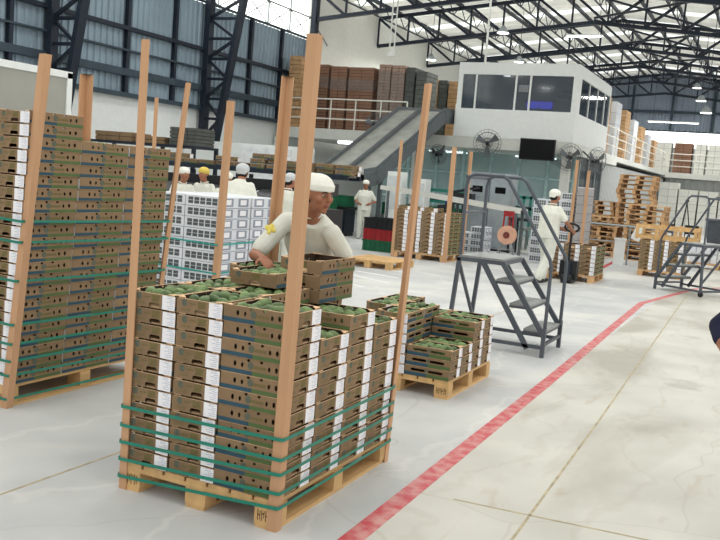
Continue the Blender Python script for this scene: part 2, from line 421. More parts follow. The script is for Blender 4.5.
while x < 5.8:
    b = MB(); zt = zch(x)+1.34
    b.bar((x,8,zt),(x,YF,zt),.09,.15,steel_dk)
    if k % 2 == 0:                                 # deep lattice purlins
        zb = zt-.55; b.bar((x,8,zb),(x,YF,zb),.05,.05,steel_dk); y = 8.7
        while y < YF-1: b.bar((x,y,zt),(x,y+.75,zb),.03,.03,steel_dk); b.bar((x,y+.75,zb),(x,y+1.5,zt),.03,.03,steel_dk); y += 1.5
    tag(b.build('roof_purlin'), 'dark %spurlin lengthways under the roof, %s from the left wall' % ('lattice ' if k % 2 == 0 else 'slim ', ORD0[k]), 'roof purlin', 'lattice purlins' if k % 2 == 0 else 'slim purlins')
    x += 1.42; k += 1
# cross bracing between trusses in the roof
for i, Y in enumerate((29.7, 35.7, 41.7, 47.7)):
    for (xa, xb) in ((-7.5,-2.5), (-2.5,2.5)):
        b = MB(); b.tube([(xa,Y,zch(xa)+.1),(xb,Y+6,zch(xb)+.1)],.045,steel_dk,6); b.tube([(xb,Y,zch(xb)+.18),(xa,Y+6,zch(xa)+.18)],.045,steel_dk,6)
        tag(b.build('roof_brace'), 'crossed dark bracing rods %s of the ridge, %s bay' % ('left' if xa < -7 else ('just right' if xa < -3 else 'right'), POSN[i]), 'roof brace', 'crossed roof bracing')
# gable truss frame on far wall
b = MB()
for x in (-14.5,-12,-9.5,-7,-4.5,-2,.5,3): b.bar((x,YF-.15,6.1),(x,YF-.15,zch(x)+1.2),.14,.14,girtm)
b.bar((-17,YF-.15,7.3),(6,YF-.15,7.3),.16,.16,girtm)
tag(b.build('gable_frame'), 'blue-grey steel frame of uprights on the far gable wall', 'gable frame')

# ---------------------------------------------------------------- mezzanine and office
YO, XO, ZM = 27.5, -6.05, 3.22
b = MB(); b.box(XL+.32, XO, YO, 35.78, ZM-.36, ZM, white_off); b.box(XL+.32, XO, 35.78, 51.98, ZM-.2, ZM, white_off)
tag(b.build('mezzanine_deck'), 'off-white edge beam and deck of the upper storey on the left', 'mezzanine')
b = MB(); b.box(XL+.02, 6, 52, YF-.02, ZM-.3, ZM, white_off); tag(b.build('mezzanine_deck'), 'far upper deck crossing the end of the hall', 'mezzanine')
for i, (x, y) in enumerate(((-6.22, 27.68), (-11.3, 27.7), (-16.8, 27.7))):
    b = MB(); b.box(x-.13, x+.13, y-.13, y+.13, 0, ZM-.36, white_off)
    tag(b.build('mezzanine_column'), ['white square column under the office corner', 'white square column under the upper deck behind the conveyor chute', 'white column at the left end of the upper deck'][i], 'column')
# office box
OX0, OX1, OY0, OY1, OZ0, OZ1 = -9.98, XO, YO-.02, 33.0, ZM+.002, 5.62
of = empty('office_cabin', (OX0, OY0, OZ0)); tag(of, 'white raised office cabin with wraparound windows above the factory floor', 'office cabin')
inner = Vector((OX0, OY0, OZ0))
def ob(name, *a):
    b = MB()
    for q in a: b.box(q[0]-inner.x, q[1]-inner.x, q[2]-inner.y, q[3]-inner.y, q[4]-inner.z, q[5]-inner.z, q[6])
    return b.build(name, of)
T = .1
wz0, wz1 = ZM+.92, ZM+2.02
ob('front_wall', (OX0,OX1,OY0,OY0+T,OZ0,wz0,whitem), (OX0,OX1,OY0,OY0+T,wz1,OZ1,whitem), (OX0,OX0+.16,OY0,OY0+T,wz0,wz1,whitem), (OX1-.16,OX1,OY0,OY0+T,wz0,wz1,whitem))
ob('side_wall', (OX1-T,OX1,OY0+T,OY1,OZ0,wz0,whitem), (OX1-T,OX1,OY0+T,OY1,wz1,OZ1,whitem), (OX1-T,OX1,OY0+T,OY0+.5,wz0,wz1,whitem))
ob('left_wall', (OX0,OX0+T,OY0+T,OY1,OZ0,OZ1-.05,whitem)); ob('back_wall', (OX0,OX1,OY1,OY1+T,OZ0,OZ1-.05,whitem))
ob('roof', (OX0+T,OX1-T,OY0+T,OY1,OZ1-.12,OZ1-.04,whitem))
ob('office_floor', (OX0+T,OX1-T,OY0+T,OY1,OZ0,OZ0+.02,galv_dk))
wx = [OX0+.16, OX0+.62, OX0+1.95, OX0+2.42, OX1-.16]
for i in range(4):
    p = ob('window_pane', (wx[i], wx[i+1], OY0+.04, OY0+.06, wz0, wz1, wglass))
for i in range(3): ob('mullion', (wx[i+1]-.03, wx[i+1]+.03, OY0+.01, OY0+T-.01, wz0, wz1, whitem))
wy = [OY0+.5, OY0+1.9, OY0+3.3, OY0+4.6, OY1]
for i in range(4): ob('side_pane', (OX1-.06, OX1-.04, wy[i], wy[i+1], wz0, wz1, wglass))
for i in range(1,4): ob('mullion', (OX1-T+.01, OX1-.01, wy[i]-.03, wy[i]+.03, wz0, wz1, whitem))
ob('ceiling_light', (OX0+.9,OX0+1.1,OY0+2,OY0+2.2,OZ1-.16,OZ1-.13,lampm)); ob('ceiling_light', (OX1-.6,OX1-.45,OY0+1.2,OY0+1.4,OZ1-.16,OZ1-.13,lampm))
ob('ceiling_beam', (OX0+2.6,OX1-.4,OY0+3,OY0+3.15,OZ1-.75,OZ1-.65,steel_dk), (OX0+2.6,OX1-.4,OY0+3.6,OY0+3.75,OZ1-.5,OZ1-.4,steel_dk))
b = MB(); p = Vector((-7.35, YO+.5, ZM)); b.box(-.42,.42,-.02,.02,1.04,1.27,lcd); b.box(-.04,.04,-.02,.06,.0,1.1,blackm); b.box(-.3,.3,-.12,.12,0,.02,blackm); b.box(-.45,.45,.02,.05,1.00,1.31,blackm)
tag(b.build('monitor', loc=p), 'blue glowing wide monitor standing inside the office window', 'monitor')
b = MB(); b.box(-.16,.16,0,.01,0,.22,paper); tag(b.build('wall_notice', loc=(OX0+2.2, YO+.02, ZM+1.5)) , 'white paper notice taped behind the narrow office window', 'notice')
# TV and bracket
b = MB(); b.box(-.56,.56,-.04,.04,-.33,.33,blackm); t = b.build('television', loc=(-7.05, 27.16, 2.92)); tag(t, 'black flat television mounted below the office on the mezzanine beam', 'television')
b = MB(); b.box(-.53,.53,-.047,-.041,-.30,.30,screenm); b.build('screen', t)
b = MB(); b.bar((0,.04,0),(0,.3395,.06),.08,.06,blackm); b.build('wall_bracket', t)
# railings
def railing(p, q, label, n, skip=None):
    p = Vector(p); q = Vector(q); t = empty('railing', p); tag(t, label, 'railing')
    d = q-p
    for z in (.36, .70, 1.05):
        b = MB(); b.tube([Vector((0,0,z)), d+Vector((0,0,z))], .024, railm, 6); b.build('handrail' if z > 1 else 'mid_rail', t)
    for k in range(n+1):
        b = MB(); c = d*k/n; b.tube([c, c+Vector((0,0,1.05))], .024, railm, 6); b.build('post', t)
railing((XL+.35, YO+.1, ZM), (-11.78, YO+.1, ZM), 'white pipe railing on the upper deck in front of the carton stacks', 5)
railing((-10.04, YO+.14, ZM), (-10.04, 29.4, ZM), 'short white pipe railing on the upper deck left of the office', 2)
railing((XO-.06, OY1+.2, ZM), (XO-.06, 52, ZM), 'long white pipe railing running from the office to the far deck', 8)
railing((XO, 52.1, ZM), (3, 52.1, ZM), 'white pipe railing along the far upper deck', 6)
# walls below the deck
gw = mat('grey_ribbed_panel', (168,172,170), .6, metal=.1, var=.06)
struct(corrugated('wall_middle', XO-.15, 33.4, 52, 0, ZM-.38, .3, .03, gw))
struct(corrugated('wall_end', 52.3, XO, 6, 0, ZM-.31, .4, .03, gw, 'x'))
b = MB(); b.box(XL, XO-.2, 35.8, 36, 0, ZM-.37, mat('lower_room_wall', (214,222,220), .7)); struct(b.build('wall_lowerroom'))
# glazed partition under the deck
gp = empty('glass_partition', (-13.4, 29.4, 0)); tag(gp, 'glazed teal-tinted partition with white mullions under the upper deck', 'glass partition')
gx = [0, 1.1, 2.2, 3.2, 4.2, 5.2, 6.2, 7.1]
for i, x in enumerate(gx):
    b = MB(); b.box(x-.05, x+.05, -.05, .05, 0, ZM-.37, mat('mullion_teal', (176,206,206), .5)); b.build('mullion', gp)
    if i < 7:
        for z0, z1 in ((0,1.05),(1.05,2.05),(2.05,ZM-.38)):
            b = MB(); b.box(x+.05, gx[i+1]-.05, -.01, .01, z0+.03, z1-.03, tglass); b.build('glass_pane', gp)
        b = MB(); [b.box(x+.05, gx[i+1]-.05, -.04, .04, z-.03, z+.03, MATS['mullion_teal']) for z in (1.05, 2.05)]; b.build('transom', gp)
b = MB(); b.box(XO-.16,XO-.12,29.4,33.4,0,ZM-.38,wglass); t = b.build('side_glazing'); tag(t, 'dark side glass wall under the office facing the aisle', 'glass partition')
b = MB(); [b.box(XO-.19,XO-.08,y-.04,y+.04,0,ZM-.38,galv) for y in (29.4,30.8,32.1,33.36)]; b.build('mullion', t)

# ================================================================== AVOCADO BOXES
def oval(cx, cz, rx, rz, n=8, a=0): return [(cx+rx*math.cos(2*PI*k/n+a), cz+rz*math.sin(2*PI*k/n+a)) for k in range(n)]
def rrect(x0, x1, z0, z1): c = min(x1-x0, z1-z0)*.3; return [(x0+c,z0),(x1-c,z0),(x1,z0+c),(x1,z1-c),(x1-c,z1),(x0+c,z1),(x0,z1-c),(x0,z0+c)]
def panel(b, o, ux, uz, nrm, w, h, holes, t, m, mi, prints=()):
    """a board with real holes: o corner, ux/uz in-plane axes, nrm outward"""
    o, ux, uz, nrm = map(Vector, (o, ux, uz, nrm))
    loops = [[(0,0),(w,0),(w,h),(0,h)]]+holes
    flat = [p for l in loops for p in l]; tris = tessellate_polygon([[Vector((p[0], p[1], 0)) for p in l] for l in loops])
    to = lambda p, d: o+ux*p[0]+uz*p[1]-nrm*d
    b.add([to(p, 0) for p in flat], [tuple(f) for f in tris], m)
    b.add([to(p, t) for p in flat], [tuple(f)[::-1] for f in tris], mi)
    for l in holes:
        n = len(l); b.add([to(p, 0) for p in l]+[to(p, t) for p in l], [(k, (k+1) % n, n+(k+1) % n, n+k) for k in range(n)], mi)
    for poly, pm in prints:
        b.add([to(p, -.0007) for p in poly], [tuple(range(len(poly)))], pm)
BL, BW, BH = .425, .300, .0800
def R4(x0, x1, z0, z1): return [(x0,z0),(x1,z0),(x1,z1),(x0,z1)]
def make_box(style):
    b = MB(); t = .006; L, Wd, H = BL-.006, BW-.006, BH-.0012
    ends = ((-Wd/2, -L/2, (1,0,0), (0,-1,0)), (Wd/2, L/2, (-1,0,0), (0,1,0)))
    for x, y, ux, nr in ends:
        hole = [rrect(.41*Wd, .65*Wd, .002, .027)]; He = H-.008
        pr = [(R4(.46*Wd,.64*Wd,.032,.066), ink_dark), (oval(.17*Wd,.052,.018,.018,12), ink_circle), (R4(.27*Wd,.42*Wd,.048,.054), ink_dark), (R4(.10*Wd,.30*Wd,.016,.022), ink_dark)]
        if style == 'slot': pr = [(R4(.30*Wd,.42*Wd,.048,.054), ink_dark), (oval(.17*Wd,.05,.018,.018,12), ink_circle)]
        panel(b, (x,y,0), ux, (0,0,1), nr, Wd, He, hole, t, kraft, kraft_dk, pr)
    for x, y, ux, nr in ((Wd/2, -L/2, (0,1,0), (1,0,0)), (-Wd/2, L/2, (0,-1,0), (-1,0,0))):
        if style == 'holes':
            holes = [oval(.22*L,.047,.0095,.0135), oval(.335*L,.045,.0085,.0120), oval(.75*L,.045,.0085,.0120,8,.3), oval(.86*L,.047,.0095,.0135), oval(.43*L,.0705,.010,.0065), oval(.63*L,.0705,.010,.0065)]
            pr = [(R4(.0,.49*L,.003,.022), ink_blue), (R4(.49*L,L,.003,.022), ink_green), (R4(.50*L,.70*L,.036,.050), ink_dark), (oval(.465*L,.047,.019,.019,12), ink_circle)]
        else:
            holes = [rrect(.14*L,.46*L,.040,.060), rrect(.54*L,.86*L,.040,.060)]
            pr = [(R4(.0,.5*L,.003,.030), ink_green if style == 'slot' else ink_blue), (R4(.5*L,L,.003,.030), ink_green), (oval(.5*L,.052,.014,.014,12), ink_circle)]
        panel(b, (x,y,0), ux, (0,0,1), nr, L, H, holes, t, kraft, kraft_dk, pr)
    b.box(-Wd/2+t, Wd/2-t, -L/2+t, L/2-t, .0005, .006, kraft_in)
    for s in (-1, 1):                                   # pale cut edges along the rim and folded corner webs
        b.box(s*(Wd/2-t), s*Wd/2-.0004*s, -L/2+.0004, L/2-.0004, H, H+.001, kraft_rim)
        b.box(-Wd/2+t, Wd/2-t, s*(L/2-t), s*(L/2-.0004), H-.008, H-.007, kraft_rim)
        for q in (-1, 1):
            x0, y0 = s*(Wd/2-t), q*(L/2-t)
            b.add([(x0,y0,H),(x0-s*.045,y0,H),(x0,y0-q*.045,H),(x0,y0,H-.004),(x0-s*.045,y0,H-.004),(x0,y0-q*.045,H-.004)], [(0,1,2),(3,5,4),(0,3,4,1),(1,4,5,2),(2,5,3,0)], kraft_rim)
    box = b.build('avocado_box')
    lb = MB()
    for s, y in ((1, -L/2),):
        x0, x1 = s*(Wd/2-.002), s*(Wd/2-.086); yo = y-s*.0012
        lb.box(x0, x1, y, yo, .0012, H-.0082, paper)
        rr = random.Random(3)
        for k in range(7):
            z = .010+k*.0095; a = rr.uniform(.004,.016); w_ = rr.uniform(.02,.06)
            lb.box(x0-s*a, x0-s*(a+w_), yo, yo-s*.0004, z, z+.0035, paper_ink)
    l = lb.build('paper_label', box); l['label'] = 'white printed paper label'
    return box
box_h, box_s, box_b = make_box('holes'), make_box('slot'), make_box('wide')
KINDS = {'h': box_h, 's': box_s, 'b': box_b}
# ---- avocados
def make_avocado():
    b = MB(); prof = [(.0005,-.052),(.016,-.048),(.027,-.037),(.033,-.020),(.034,-.004),(.031,.012),(.025,.027),(.018,.040),(.010,.048),(.0005,.051)]
    b.lathe(prof, (0,0,0), avom, 12); o = b.build('avocado', smooth=True)
    s = MB(); s.lathe([(.0003,.0495),(.004,.0505),(.004,.054),(.0003,.055)], (0,0,0), stemm, 8); s.build('stem', o); return o
avo = make_avocado()
def fill(x, y, ztop, rotz, where, group, nx=4, ny=4, w=BW, l=BL, rr=random.Random(5)):
    """avocados lying in an open box whose rim is at ztop"""
    c, s = math.cos(rotz), math.sin(rotz)
    for i in range(nx):
        for j in range(ny):
            px_ = (i+.5)/nx*(w-.045)-(w-.045)/2+rr.uniform(-.004,.004); py_ = (j+.5)/ny*(l-.05)-(l-.05)/2+rr.uniform(-.006,.006)
            o = inst(avo, (x+c*px_-s*py_, y+s*px_+c*py_, ztop-.032+rr.uniform(-.010,.014)), 0, (.86,.86,.86))
            o.rotation_euler = (PI/2+rr.uniform(-.45,.45), rr.uniform(-.4,.4), rotz+rr.choice((0,PI))+rr.uniform(-.6,.6))
            tag(o, 'green avocado lying in %s' % where, 'avocado', group)
ORD = ['first','second','third','fourth','fifth','sixth','seventh','eighth','ninth','tenth','eleventh','twelfth','thirteenth','fourteenth','fifteenth','sixteenth','seventeenth','eighteenth','nineteenth','twentieth','twenty-first','twenty-second']
PH = .145
def stack(kind, x0, x1, y0, y1, z0, n, face, where, group, pitch=.0815, start=0, long_y=True, lean=0.0, rr=random.Random(11), cat='box'):
    """boxes filling footprint x0..x1,y0..y1; face: 0 or PI turn"""
    out = []
    for k in range(start, n):
        j = rr.uniform(-.004,.004); dx = lean*(z0+k*pitch)
        if long_y: sc = ((x1-x0)/BW, (y1-y0)/BL, pitch/BH); rz = face
        else: sc = ((y1-y0)/BW, (x1-x0)/BL, pitch/BH); rz = face+PI/2
        o = inst(KINDS[kind], ((x0+x1)/2+dx+j, (y0+y1)/2+rr.uniform(-.003,.003), z0+k*pitch), rz, sc)
        pos = 'top' if k == n-1 else ('bottom' if k == 0 else ORD[n-1-k]+' from top')
        tag(o, '%s box, %s' % (pos, where.replace('the ','')), cat, group); out.append(o)
    return out
# ---- wooden pallets
def make_pallet(w, l, m, name='wooden_pallet', nd=7, stamp=True):
    """deck boards run along y"""
    t = empty(name)
    b = MB(); g = w/nd
    for k in range(nd): b.box(-w/2+k*g+.008, -w/2+(k+1)*g-.008 , -l/2, l/2, PH-.020, PH, m)
    b.build('deck', t)
    for y in (-l/2+.05, 0, l/2-.05):
        b = MB(); b.box(-w/2, w/2, y-.05, y+.05, PH-.042, PH-.0202, m); b.build('stringer_board', t)
    for x in (-w/2+.06, 0, w/2-.06):
        b = MB(); b.box(x-.055, x+.055, -l/2, l/2, .0, .020, m); b.build('bottom_board', t)
        for y in (-l/2+.05, 0, l/2-.05):
            b = MB(); b.box(x-.06, x+.06, y-.05, y+.05, .0202, PH-.0422, m)
            if stamp and y < 0 and abs(x) > .1:
                for q in range(4):
                    xx = x-.042+q*.022; b.box(xx, xx+.004, y-.0508, y-.05, .035, .09, stampm); b.box(xx, xx+.016, y-.0508, y-.05, .060+.008*(q % 2), .066+.008*(q % 2), stampm); b.box(xx+.012, xx+.016, y-.0508, y-.05, .040+.01*(q%3), .085, stampm)
            b.build('block', t)
    return t
def corner_post(x, y, z1, sx, sy, label, group, top=(0,0), w=.046, z0=0.0):
    """L-shaped cardboard edge board; its legs point to sx, sy from the outer corner"""
    b = MB(); t = .007
    P = [(0,0),(sx*w,0),(sx*w,sy*t),(sx*t,sy*t),(sx*t,sy*w),(0,sy*w)]
    if sx*sy < 0: P = P[::-1]
    vs = [(p[0], p[1], 0) for p in P]+[(p[0]+top[0], p[1]+top[1], z1-z0) for p in P]
    b.add(vs, [(0,3,2,1),(0,5,4,3),(6,7,8,9),(6,9,10,11)]+[(k,(k+1)%6,6+(k+1)%6,6+k) for k in range(6)], postm)
    o = b.build('corner_board', loc=(x, y, z0)); return tag(o, label, 'corner board', group)
def strap(x0, x1, y0, y1, z, label, group, m=strapm, h=.017, tilt=(0,0,0,0), c=.02):
    """flat band around a load; tilt = extra height at the four corners"""
    cs = [(x0,y0,tilt[0]),(x1,y0,tilt[1]),(x1,y1,tilt[2]),(x0,y1,tilt[3])]
    pts = []
    for i,(x,y,d) in enumerate(cs):
        px_, py_, _ = cs[i-1]; nx_, ny_, _ = cs[(i+1) % 4]
        a = Vector((px_-x, py_-y)).normalized()*c; e = Vector((nx_-x, ny_-y)).normalized()*c
        for f in (0, .35, .65, 1):
            p = Vector((x,y))+a*(1-f)**2+e*f**2; pts.append((p.x, p.y, z+d))
    b = MB(); n = len(pts); cx, cy = (x0+x1)/2, (y0+y1)/2; vs = []
    for off in (0, .002):
        for p in pts:
            for hz in (-h/2, h/2): 
                d = Vector((p[0]-cx, p[1]-cy)).normalized()*off; vs.append((p[0]-cx+d.x, p[1]-cy+d.y, hz+p[2]-z))
    fs = []
    for k in range(n):
        a, e = 2*k, 2*((k+1) % n); s_ = 2*n
        fs += [(a+s_, e+s_, e+s_+1, a+s_+1), (a, a+1, e+1, e), (a, e, e+s_, a+s_), (a+1, a+s_+1, e+s_+1, e+1)]
    b.add(vs, fs, m); o = b.build('packing_strap', loc=(cx, cy, z)); return tag(o, label, 'strap', group)

# ================================================================== FRONT PALLET
MX0, MX1, MY0, MY1 = -2.885, -1.955, 3.43, 4.715
G = 'avocado boxes on the front pallet'
pm = make_pallet(MX1-MX0, MY1-MY0, pine); pm.location = ((MX0+MX1)/2, (MY0+MY1)/2, 0)
tag(pm, 'light pine pallet under the big strapped avocado load in front', 'pallet', 'wooden pallets under loads')
xa, xb, xc, xd = MX0+.005, MX0+.283, MX0+.561, MX1-.003
ry = [MY0+.004+i*(MY1-MY0-.008)/4 for i in range(5)]
ly = [MY0+.004+i*(MY1-MY0-.008)/3 for i in range(4)]
e = .002
for name, x0, x1, rows in (('left', xa, xb-e, (11,11,12)), ('middle', xb, xc-e, (11,11,13))):
    for r in range(3):
        n = rows[r]; sh = 0
        if n == 13:
            stack('h', x0+.065, x1+.065, ly[r], ly[r+1]-e, PH, n, PI, 'middle end-on stack held by the worker, front pallet', G, start=10); n = 10
        stack('h', x0, x1, ly[r], ly[r+1]-e, PH, n, PI if r == 2 else 0, '%s end-on column, %s row back, front pallet' % (name, ('first','second','third')[r]), G, start=0 if r == 0 else 8)
        if n != 10:
            fill((x0+x1)/2, (ly[r]+ly[r+1])/2, PH+n*.0815, 0, 'the open %s top box, %s row of the front pallet' % (name, ('first','second','third')[r]), 'avocados on the front pallet', 4, 4, x1-x0, ly[1]-ly[0])
for r, n in enumerate((11, 9, 10, 9)):
    stack('h', xc, xd, ry[r], ry[r+1]-e, PH, n, PI/2 if False else 0, 'the %s column on the right face, front pallet' % ('nearest','second','third','farthest')[r], G, long_y=False)
    fill((xc+xd)/2, (ry[r]+ry[r+1])/2, PH+n*.0815, PI/2, 'the open %s right-hand top box of the front pallet' % ('nearest','second','third','farthest')[r], 'avocados on the front pallet', 4, 4, ry[1]-ry[0], xd-xc)
# loose box laid on top of the left block
tag(inst(box_h, (-2.535, 4.215, PH+11*.0815+.012), PI, (1, .96, 1)), 'open avocado box laid loosely on top of the front pallet left of the worker stack', 'box', G)
fill(-2.535, 4.215, PH+11*.0815+.093, 0, 'the loose open box on top of the front pallet', 'avocados on the front pallet', 4, 4, BW, BL*.96)
GP = 'tall cardboard corner boards'
corner_post(MX1+.008, MY0-.008, 2.30, -1, 1, 'tallest-looking tan corner board on the nearest corner of the front pallet', GP, top=(.03,.0), w=.052)
corner_post(MX0-.008, MY0-.008, 2.27, 1, 1, 'tan corner board at the left corner of the front pallet', GP)
corner_post(MX1+.008, MY1+.008, 2.27, -1, -1, 'tan corner board at the right rear corner of the front pallet', GP, top=(.0,.19))
corner_post(MX0-.008, MY1+.008, 2.27, 1, -1, 'tan corner board behind the front pallet, left of the leaning worker', GP, top=(.02,.05), w=.058)
for i, (z, zl) in enumerate(((.452,.435),(.356,.338),(.284,.250),(.192,.160),(.121,.070))):
    d = zl-z
    strap(MX0-.018, MX1+.018, MY0-.018, MY1+.018, z, 'green strap around the front pallet, %s' % ('topmost of five','second from top','middle of five','second from bottom','lowest, around the wood')[i], 'green straps on the front pallet', tilt=(d,0,.01,d))

# ================================================================== LEFT PALLET
LX0, LX1, LY0, LY1 = -5.33, -4.40, 4.06, 5.50
G = 'avocado boxes on the left pallet'
pl = make_pallet(LX1-LX0, LY1-LY0, pine); pl.location = ((LX0+LX1)/2, (LY0+LY1)/2, 0)
tag(pl, 'pine pallet under the tall avocado load at the left edge', 'pallet', 'wooden pallets under loads')
LEAN = .062
cy_ = [LY0+.004+i*(LY1-LY0-.008)/3 for i in range(4)]
for r, n in enumerate((22, 20, 20)):
    stack('h', LX1-.284, LX1-.004, cy_[r], cy_[r+1]-e, PH, n, 0, 'the %s column, long side out, left pallet' % ('nearest','middle','farthest')[r], G, lean=LEAN)
for r, n in ((0, 21), (1, 20)):
    stack('h', LX1-.566, LX1-.288, cy_[r], cy_[r+1]-e, PH, n, 0, 'the %s inner column, left edge of the photo, left pallet' % ('front','second')[r], G, lean=LEAN, start=0 if r == 0 else 18)
fill(LX1-.144+.065, (cy_[1]+cy_[2])/2, PH+20*.0815, 0, 'the open middle top box of the left pallet', 'avocados on the left pallet', 4, 5, .28, .5)
LP = 2.29
corner_post(LX1+.022, LY0-.016, LP, -1, 1, 'tan corner board at the nearest corner of the left pallet', GP, top=(.17,.05), w=.054)
corner_post(LX1+.008, LY1+.03, LP+.02, -1, -1, 'tan corner board at the far right corner of the left pallet', GP, top=(.10,.16), w=.05)
corner_post(LX0+.42, LY1+.01, LP, 1, -1, 'short-looking tan corner board behind the left pallet, against the dark column', GP, top=(.06,.0), w=.085) if False else corner_post(-4.80, 5.08, 2.28, 1, -1, 'tan corner board rising behind the left pallet boxes by the dark column', GP, w=.07, z0=PH+20*.0815)
for i, z in enumerate((1.235, 1.10, .848, .560, .432, .318, .222, .063)):
    dx = LEAN*z
    strap(LX0-.012+dx, LX1+.02+dx, LY0-.02, LY1+.05, z, 'green strap around the left pallet, %s from top' % ORD[i], 'green straps on the left pallet', tilt=(.03,0,-.02,0))

# ================================================================== SMALL OPEN PALLET
SX0, SX1, SY0, SY1 = -3.10, -2.165, 6.37, 7.45
G = 'avocado boxes on the low pallet'
ps = make_pallet(SX1-SX0, SY1-SY0, pine); ps.location = ((SX0+SX1)/2, (SY0+SY1)/2, 0)
tag(ps, 'pine pallet with stamped block under the low half-built avocado load', 'pallet', 'wooden pallets under loads')
sy = [SY0+.004+i*(SY1-SY0-.008)/4 for i in range(5)]; sl = [SY0+.004+i*(SY1-SY0-.008)/3 for i in range(4)]
for r, n in enumerate((3, 3, 5, 5)):
    stack('b', SX1-.385, SX1-.004, sy[r], sy[r+1]-e, PH, n, 0, 'the %s column on the right face, low pallet' % ('nearest','second','third','farthest')[r], G, long_y=False)
    fill(SX1-.195, (sy[r]+sy[r+1])/2, PH+n*.0815, PI/2, 'the open %s right-hand box of the low pallet' % ('nearest','second','third','farthest')[r], 'avocados on the low pallet', 3, 5, sy[1]-sy[0], .38)
for c, (x0, x1) in enumerate(((SX0+.004, SX0+.27), (SX0+.272, SX0+.545))):
    for r, n in enumerate(((5,6,6),(6,6,5))[c]):
        stack('b', x0, x1, sl[r], sl[r+1]-e, PH, n, 0, 'the %s column, %s row back, low pallet' % (('left','inner')[c], ('first','second','third')[r]), G, start=0 if r == 0 else n-3)
        fill((x0+x1)/2, (sl[r]+sl[r+1])/2, PH+n*.0815, 0, 'the open %s box, %s row of the low pallet' % (('left','inner')[c], ('first','second','third')[r]), 'avocados on the low pallet', 3, 4, x1-x0, sl[1]-sl[0])

# ================================================================== WHITE CARTON PALLET (behind, left)
WX0, WX1, WY0, WY1 = -5.90, -5.03, 7.25, 8.42
def make_white_carton(w, l, h, name='white_carton'):
    o = MB(); o.box(-w/2+.002, w/2-.002, -l/2+.002, l/2-.002, .001, h-.004, cartonw)
    for s in (-1, 1):
        n = 5
        for k in range(n):                                     # vents on the y sides
            for z0, z1 in ((.20,.48),(.52,.80)):
                x = -w/2+.03+k*(w-.06)/n; o.box(x+.006, x+(w-.06)/n-.008, s*(l/2-.002), s*(l/2-.0005), h*z0, h*z1, slotm)
        for k in range(2):                                     # labels framed in grey print on the x sides
            y = -l/2+(k+.5)*l/2; o.box(s*(w/2-.002), s*(w/2-.0008), y-l*.17, y+l*.17, h*.12, h*.88, lblgrey); o.box(s*(w/2-.0008), s*(w/2), y-l*.10, y+l*.10, h*.28, h*.76, paper)
    return o.build(name)
wc = make_white_carton(.43, .56, .111)
pw = make_pallet(WX1-WX0, WY1-WY0, pine, stamp=False); pw.location = ((WX0+WX1)/2, (WY0+WY1)/2, 0)
tag(pw, 'pine pallet under the white carton load', 'pallet', 'wooden pallets under loads')
for k in range(11):
    for i in range(2):
        for j in range(2):
            if i == 0 and j == 1 and k < 9: continue
            o = inst(wc, (WX0+.217+i*.435, WY0+.29+j*.585, PH+k*.111), 0)
            tag(o, '%s white vented carton in the %s %s column of its pallet' % ('top' if k == 10 else ORD[10-k]+' from top', 'near' if j == 0 else 'rear', 'left' if i == 0 else 'right'), 'carton', 'white cartons on the pallet')
corner_post(WX1+.01, WY0-.01, 2.32, -1, 1, 'tan corner board at the nearest corner of the white carton pallet', GP, w=.06, top=(.06,.0))
corner_post(WX0-.01, WY0-.01, 2.32, 1, 1, 'thin tan corner board at the left corner of the white cartons', GP, w=.045)
corner_post(WX1+.01, WY1+.01, 2.28, -1, -1, 'thin tan corner board at the rear right corner of the white cartons', GP, w=.05)
for i, z in enumerate((.885, .595)):
    strap(WX0-.015, WX1+.015, WY0-.015, WY1+.015, z, 'teal strap around the white cartons, %s' % ('upper of two','lower of two')[i], 'teal straps on white cartons', m=strapw, tilt=(.02,0,.02,.02))

# ================================================================== BACKGROUND BOX PALLETS
def bgload(x0, x1, y0, y1, layers, extra, desc, G, kind='s'):
    p = make_pallet(x1-x0, y1-y0, oldpine, stamp=False, nd=6); p.location = ((x0+x1)/2, (y0+y1)/2, 0)
    tag(p, 'wooden pallet under %s' % desc, 'pallet', 'wooden pallets under loads')
    nx = max(2, round((x1-x0)/.30)); gx = (x1-x0-.01)/nx; ny = max(2, round((y1-y0)/.43)); gy = (y1-y0-.01)/ny
    for i in range(nx):
        for j in range(ny):
            if j > 0 and i < nx-1: continue
            stack(kind, x0+.005+i*gx, x0+.005+(i+1)*gx-e, y0+.005+j*gy, y0+.005+(j+1)*gy-e, PH, layers, 0, '%s, %s' % (('near column %s from left' % ORD[i]) if j == 0 else ('side column %s from front' % ORD[j]), desc), G)
    if extra:
        for i in range(nx-1):
            stack('h', x0+.05+i*gx, x0+.05+(i+1)*gx-e, y0+.02, y0+.02+gy, PH+layers*.0815, extra, 0, 'upper heap, %s from left, %s' % (ORD[i], desc), G)
bgload(-7.45, -6.22, 17.3, 18.4, 11, 1, 'load left of grey steps', 'boxes on the background pallet')
bgload(-3.95, -3.02, 16.75, 17.75, 7, 0, 'pallet jack load', 'boxes on the pallet jack load')
bgload(-2.66, -1.75, 19.8, 20.9, 8, 0, 'load behind far steps', 'boxes behind the far steps', 'h')
corner_post(-7.47, 17.28, 2.50, 1, 1, 'thin tan corner board at the left of the background box pallet', GP, w=.07)
corner_post(-6.20, 17.28, 2.42, -1, 1, 'thin tan corner board at the near right of the background box pallet', GP, w=.08)
corner_post(-6.20, 18.42, 2.40, -1, -1, 'thin tan corner board at the far right of the background box pallet', GP, w=.08)

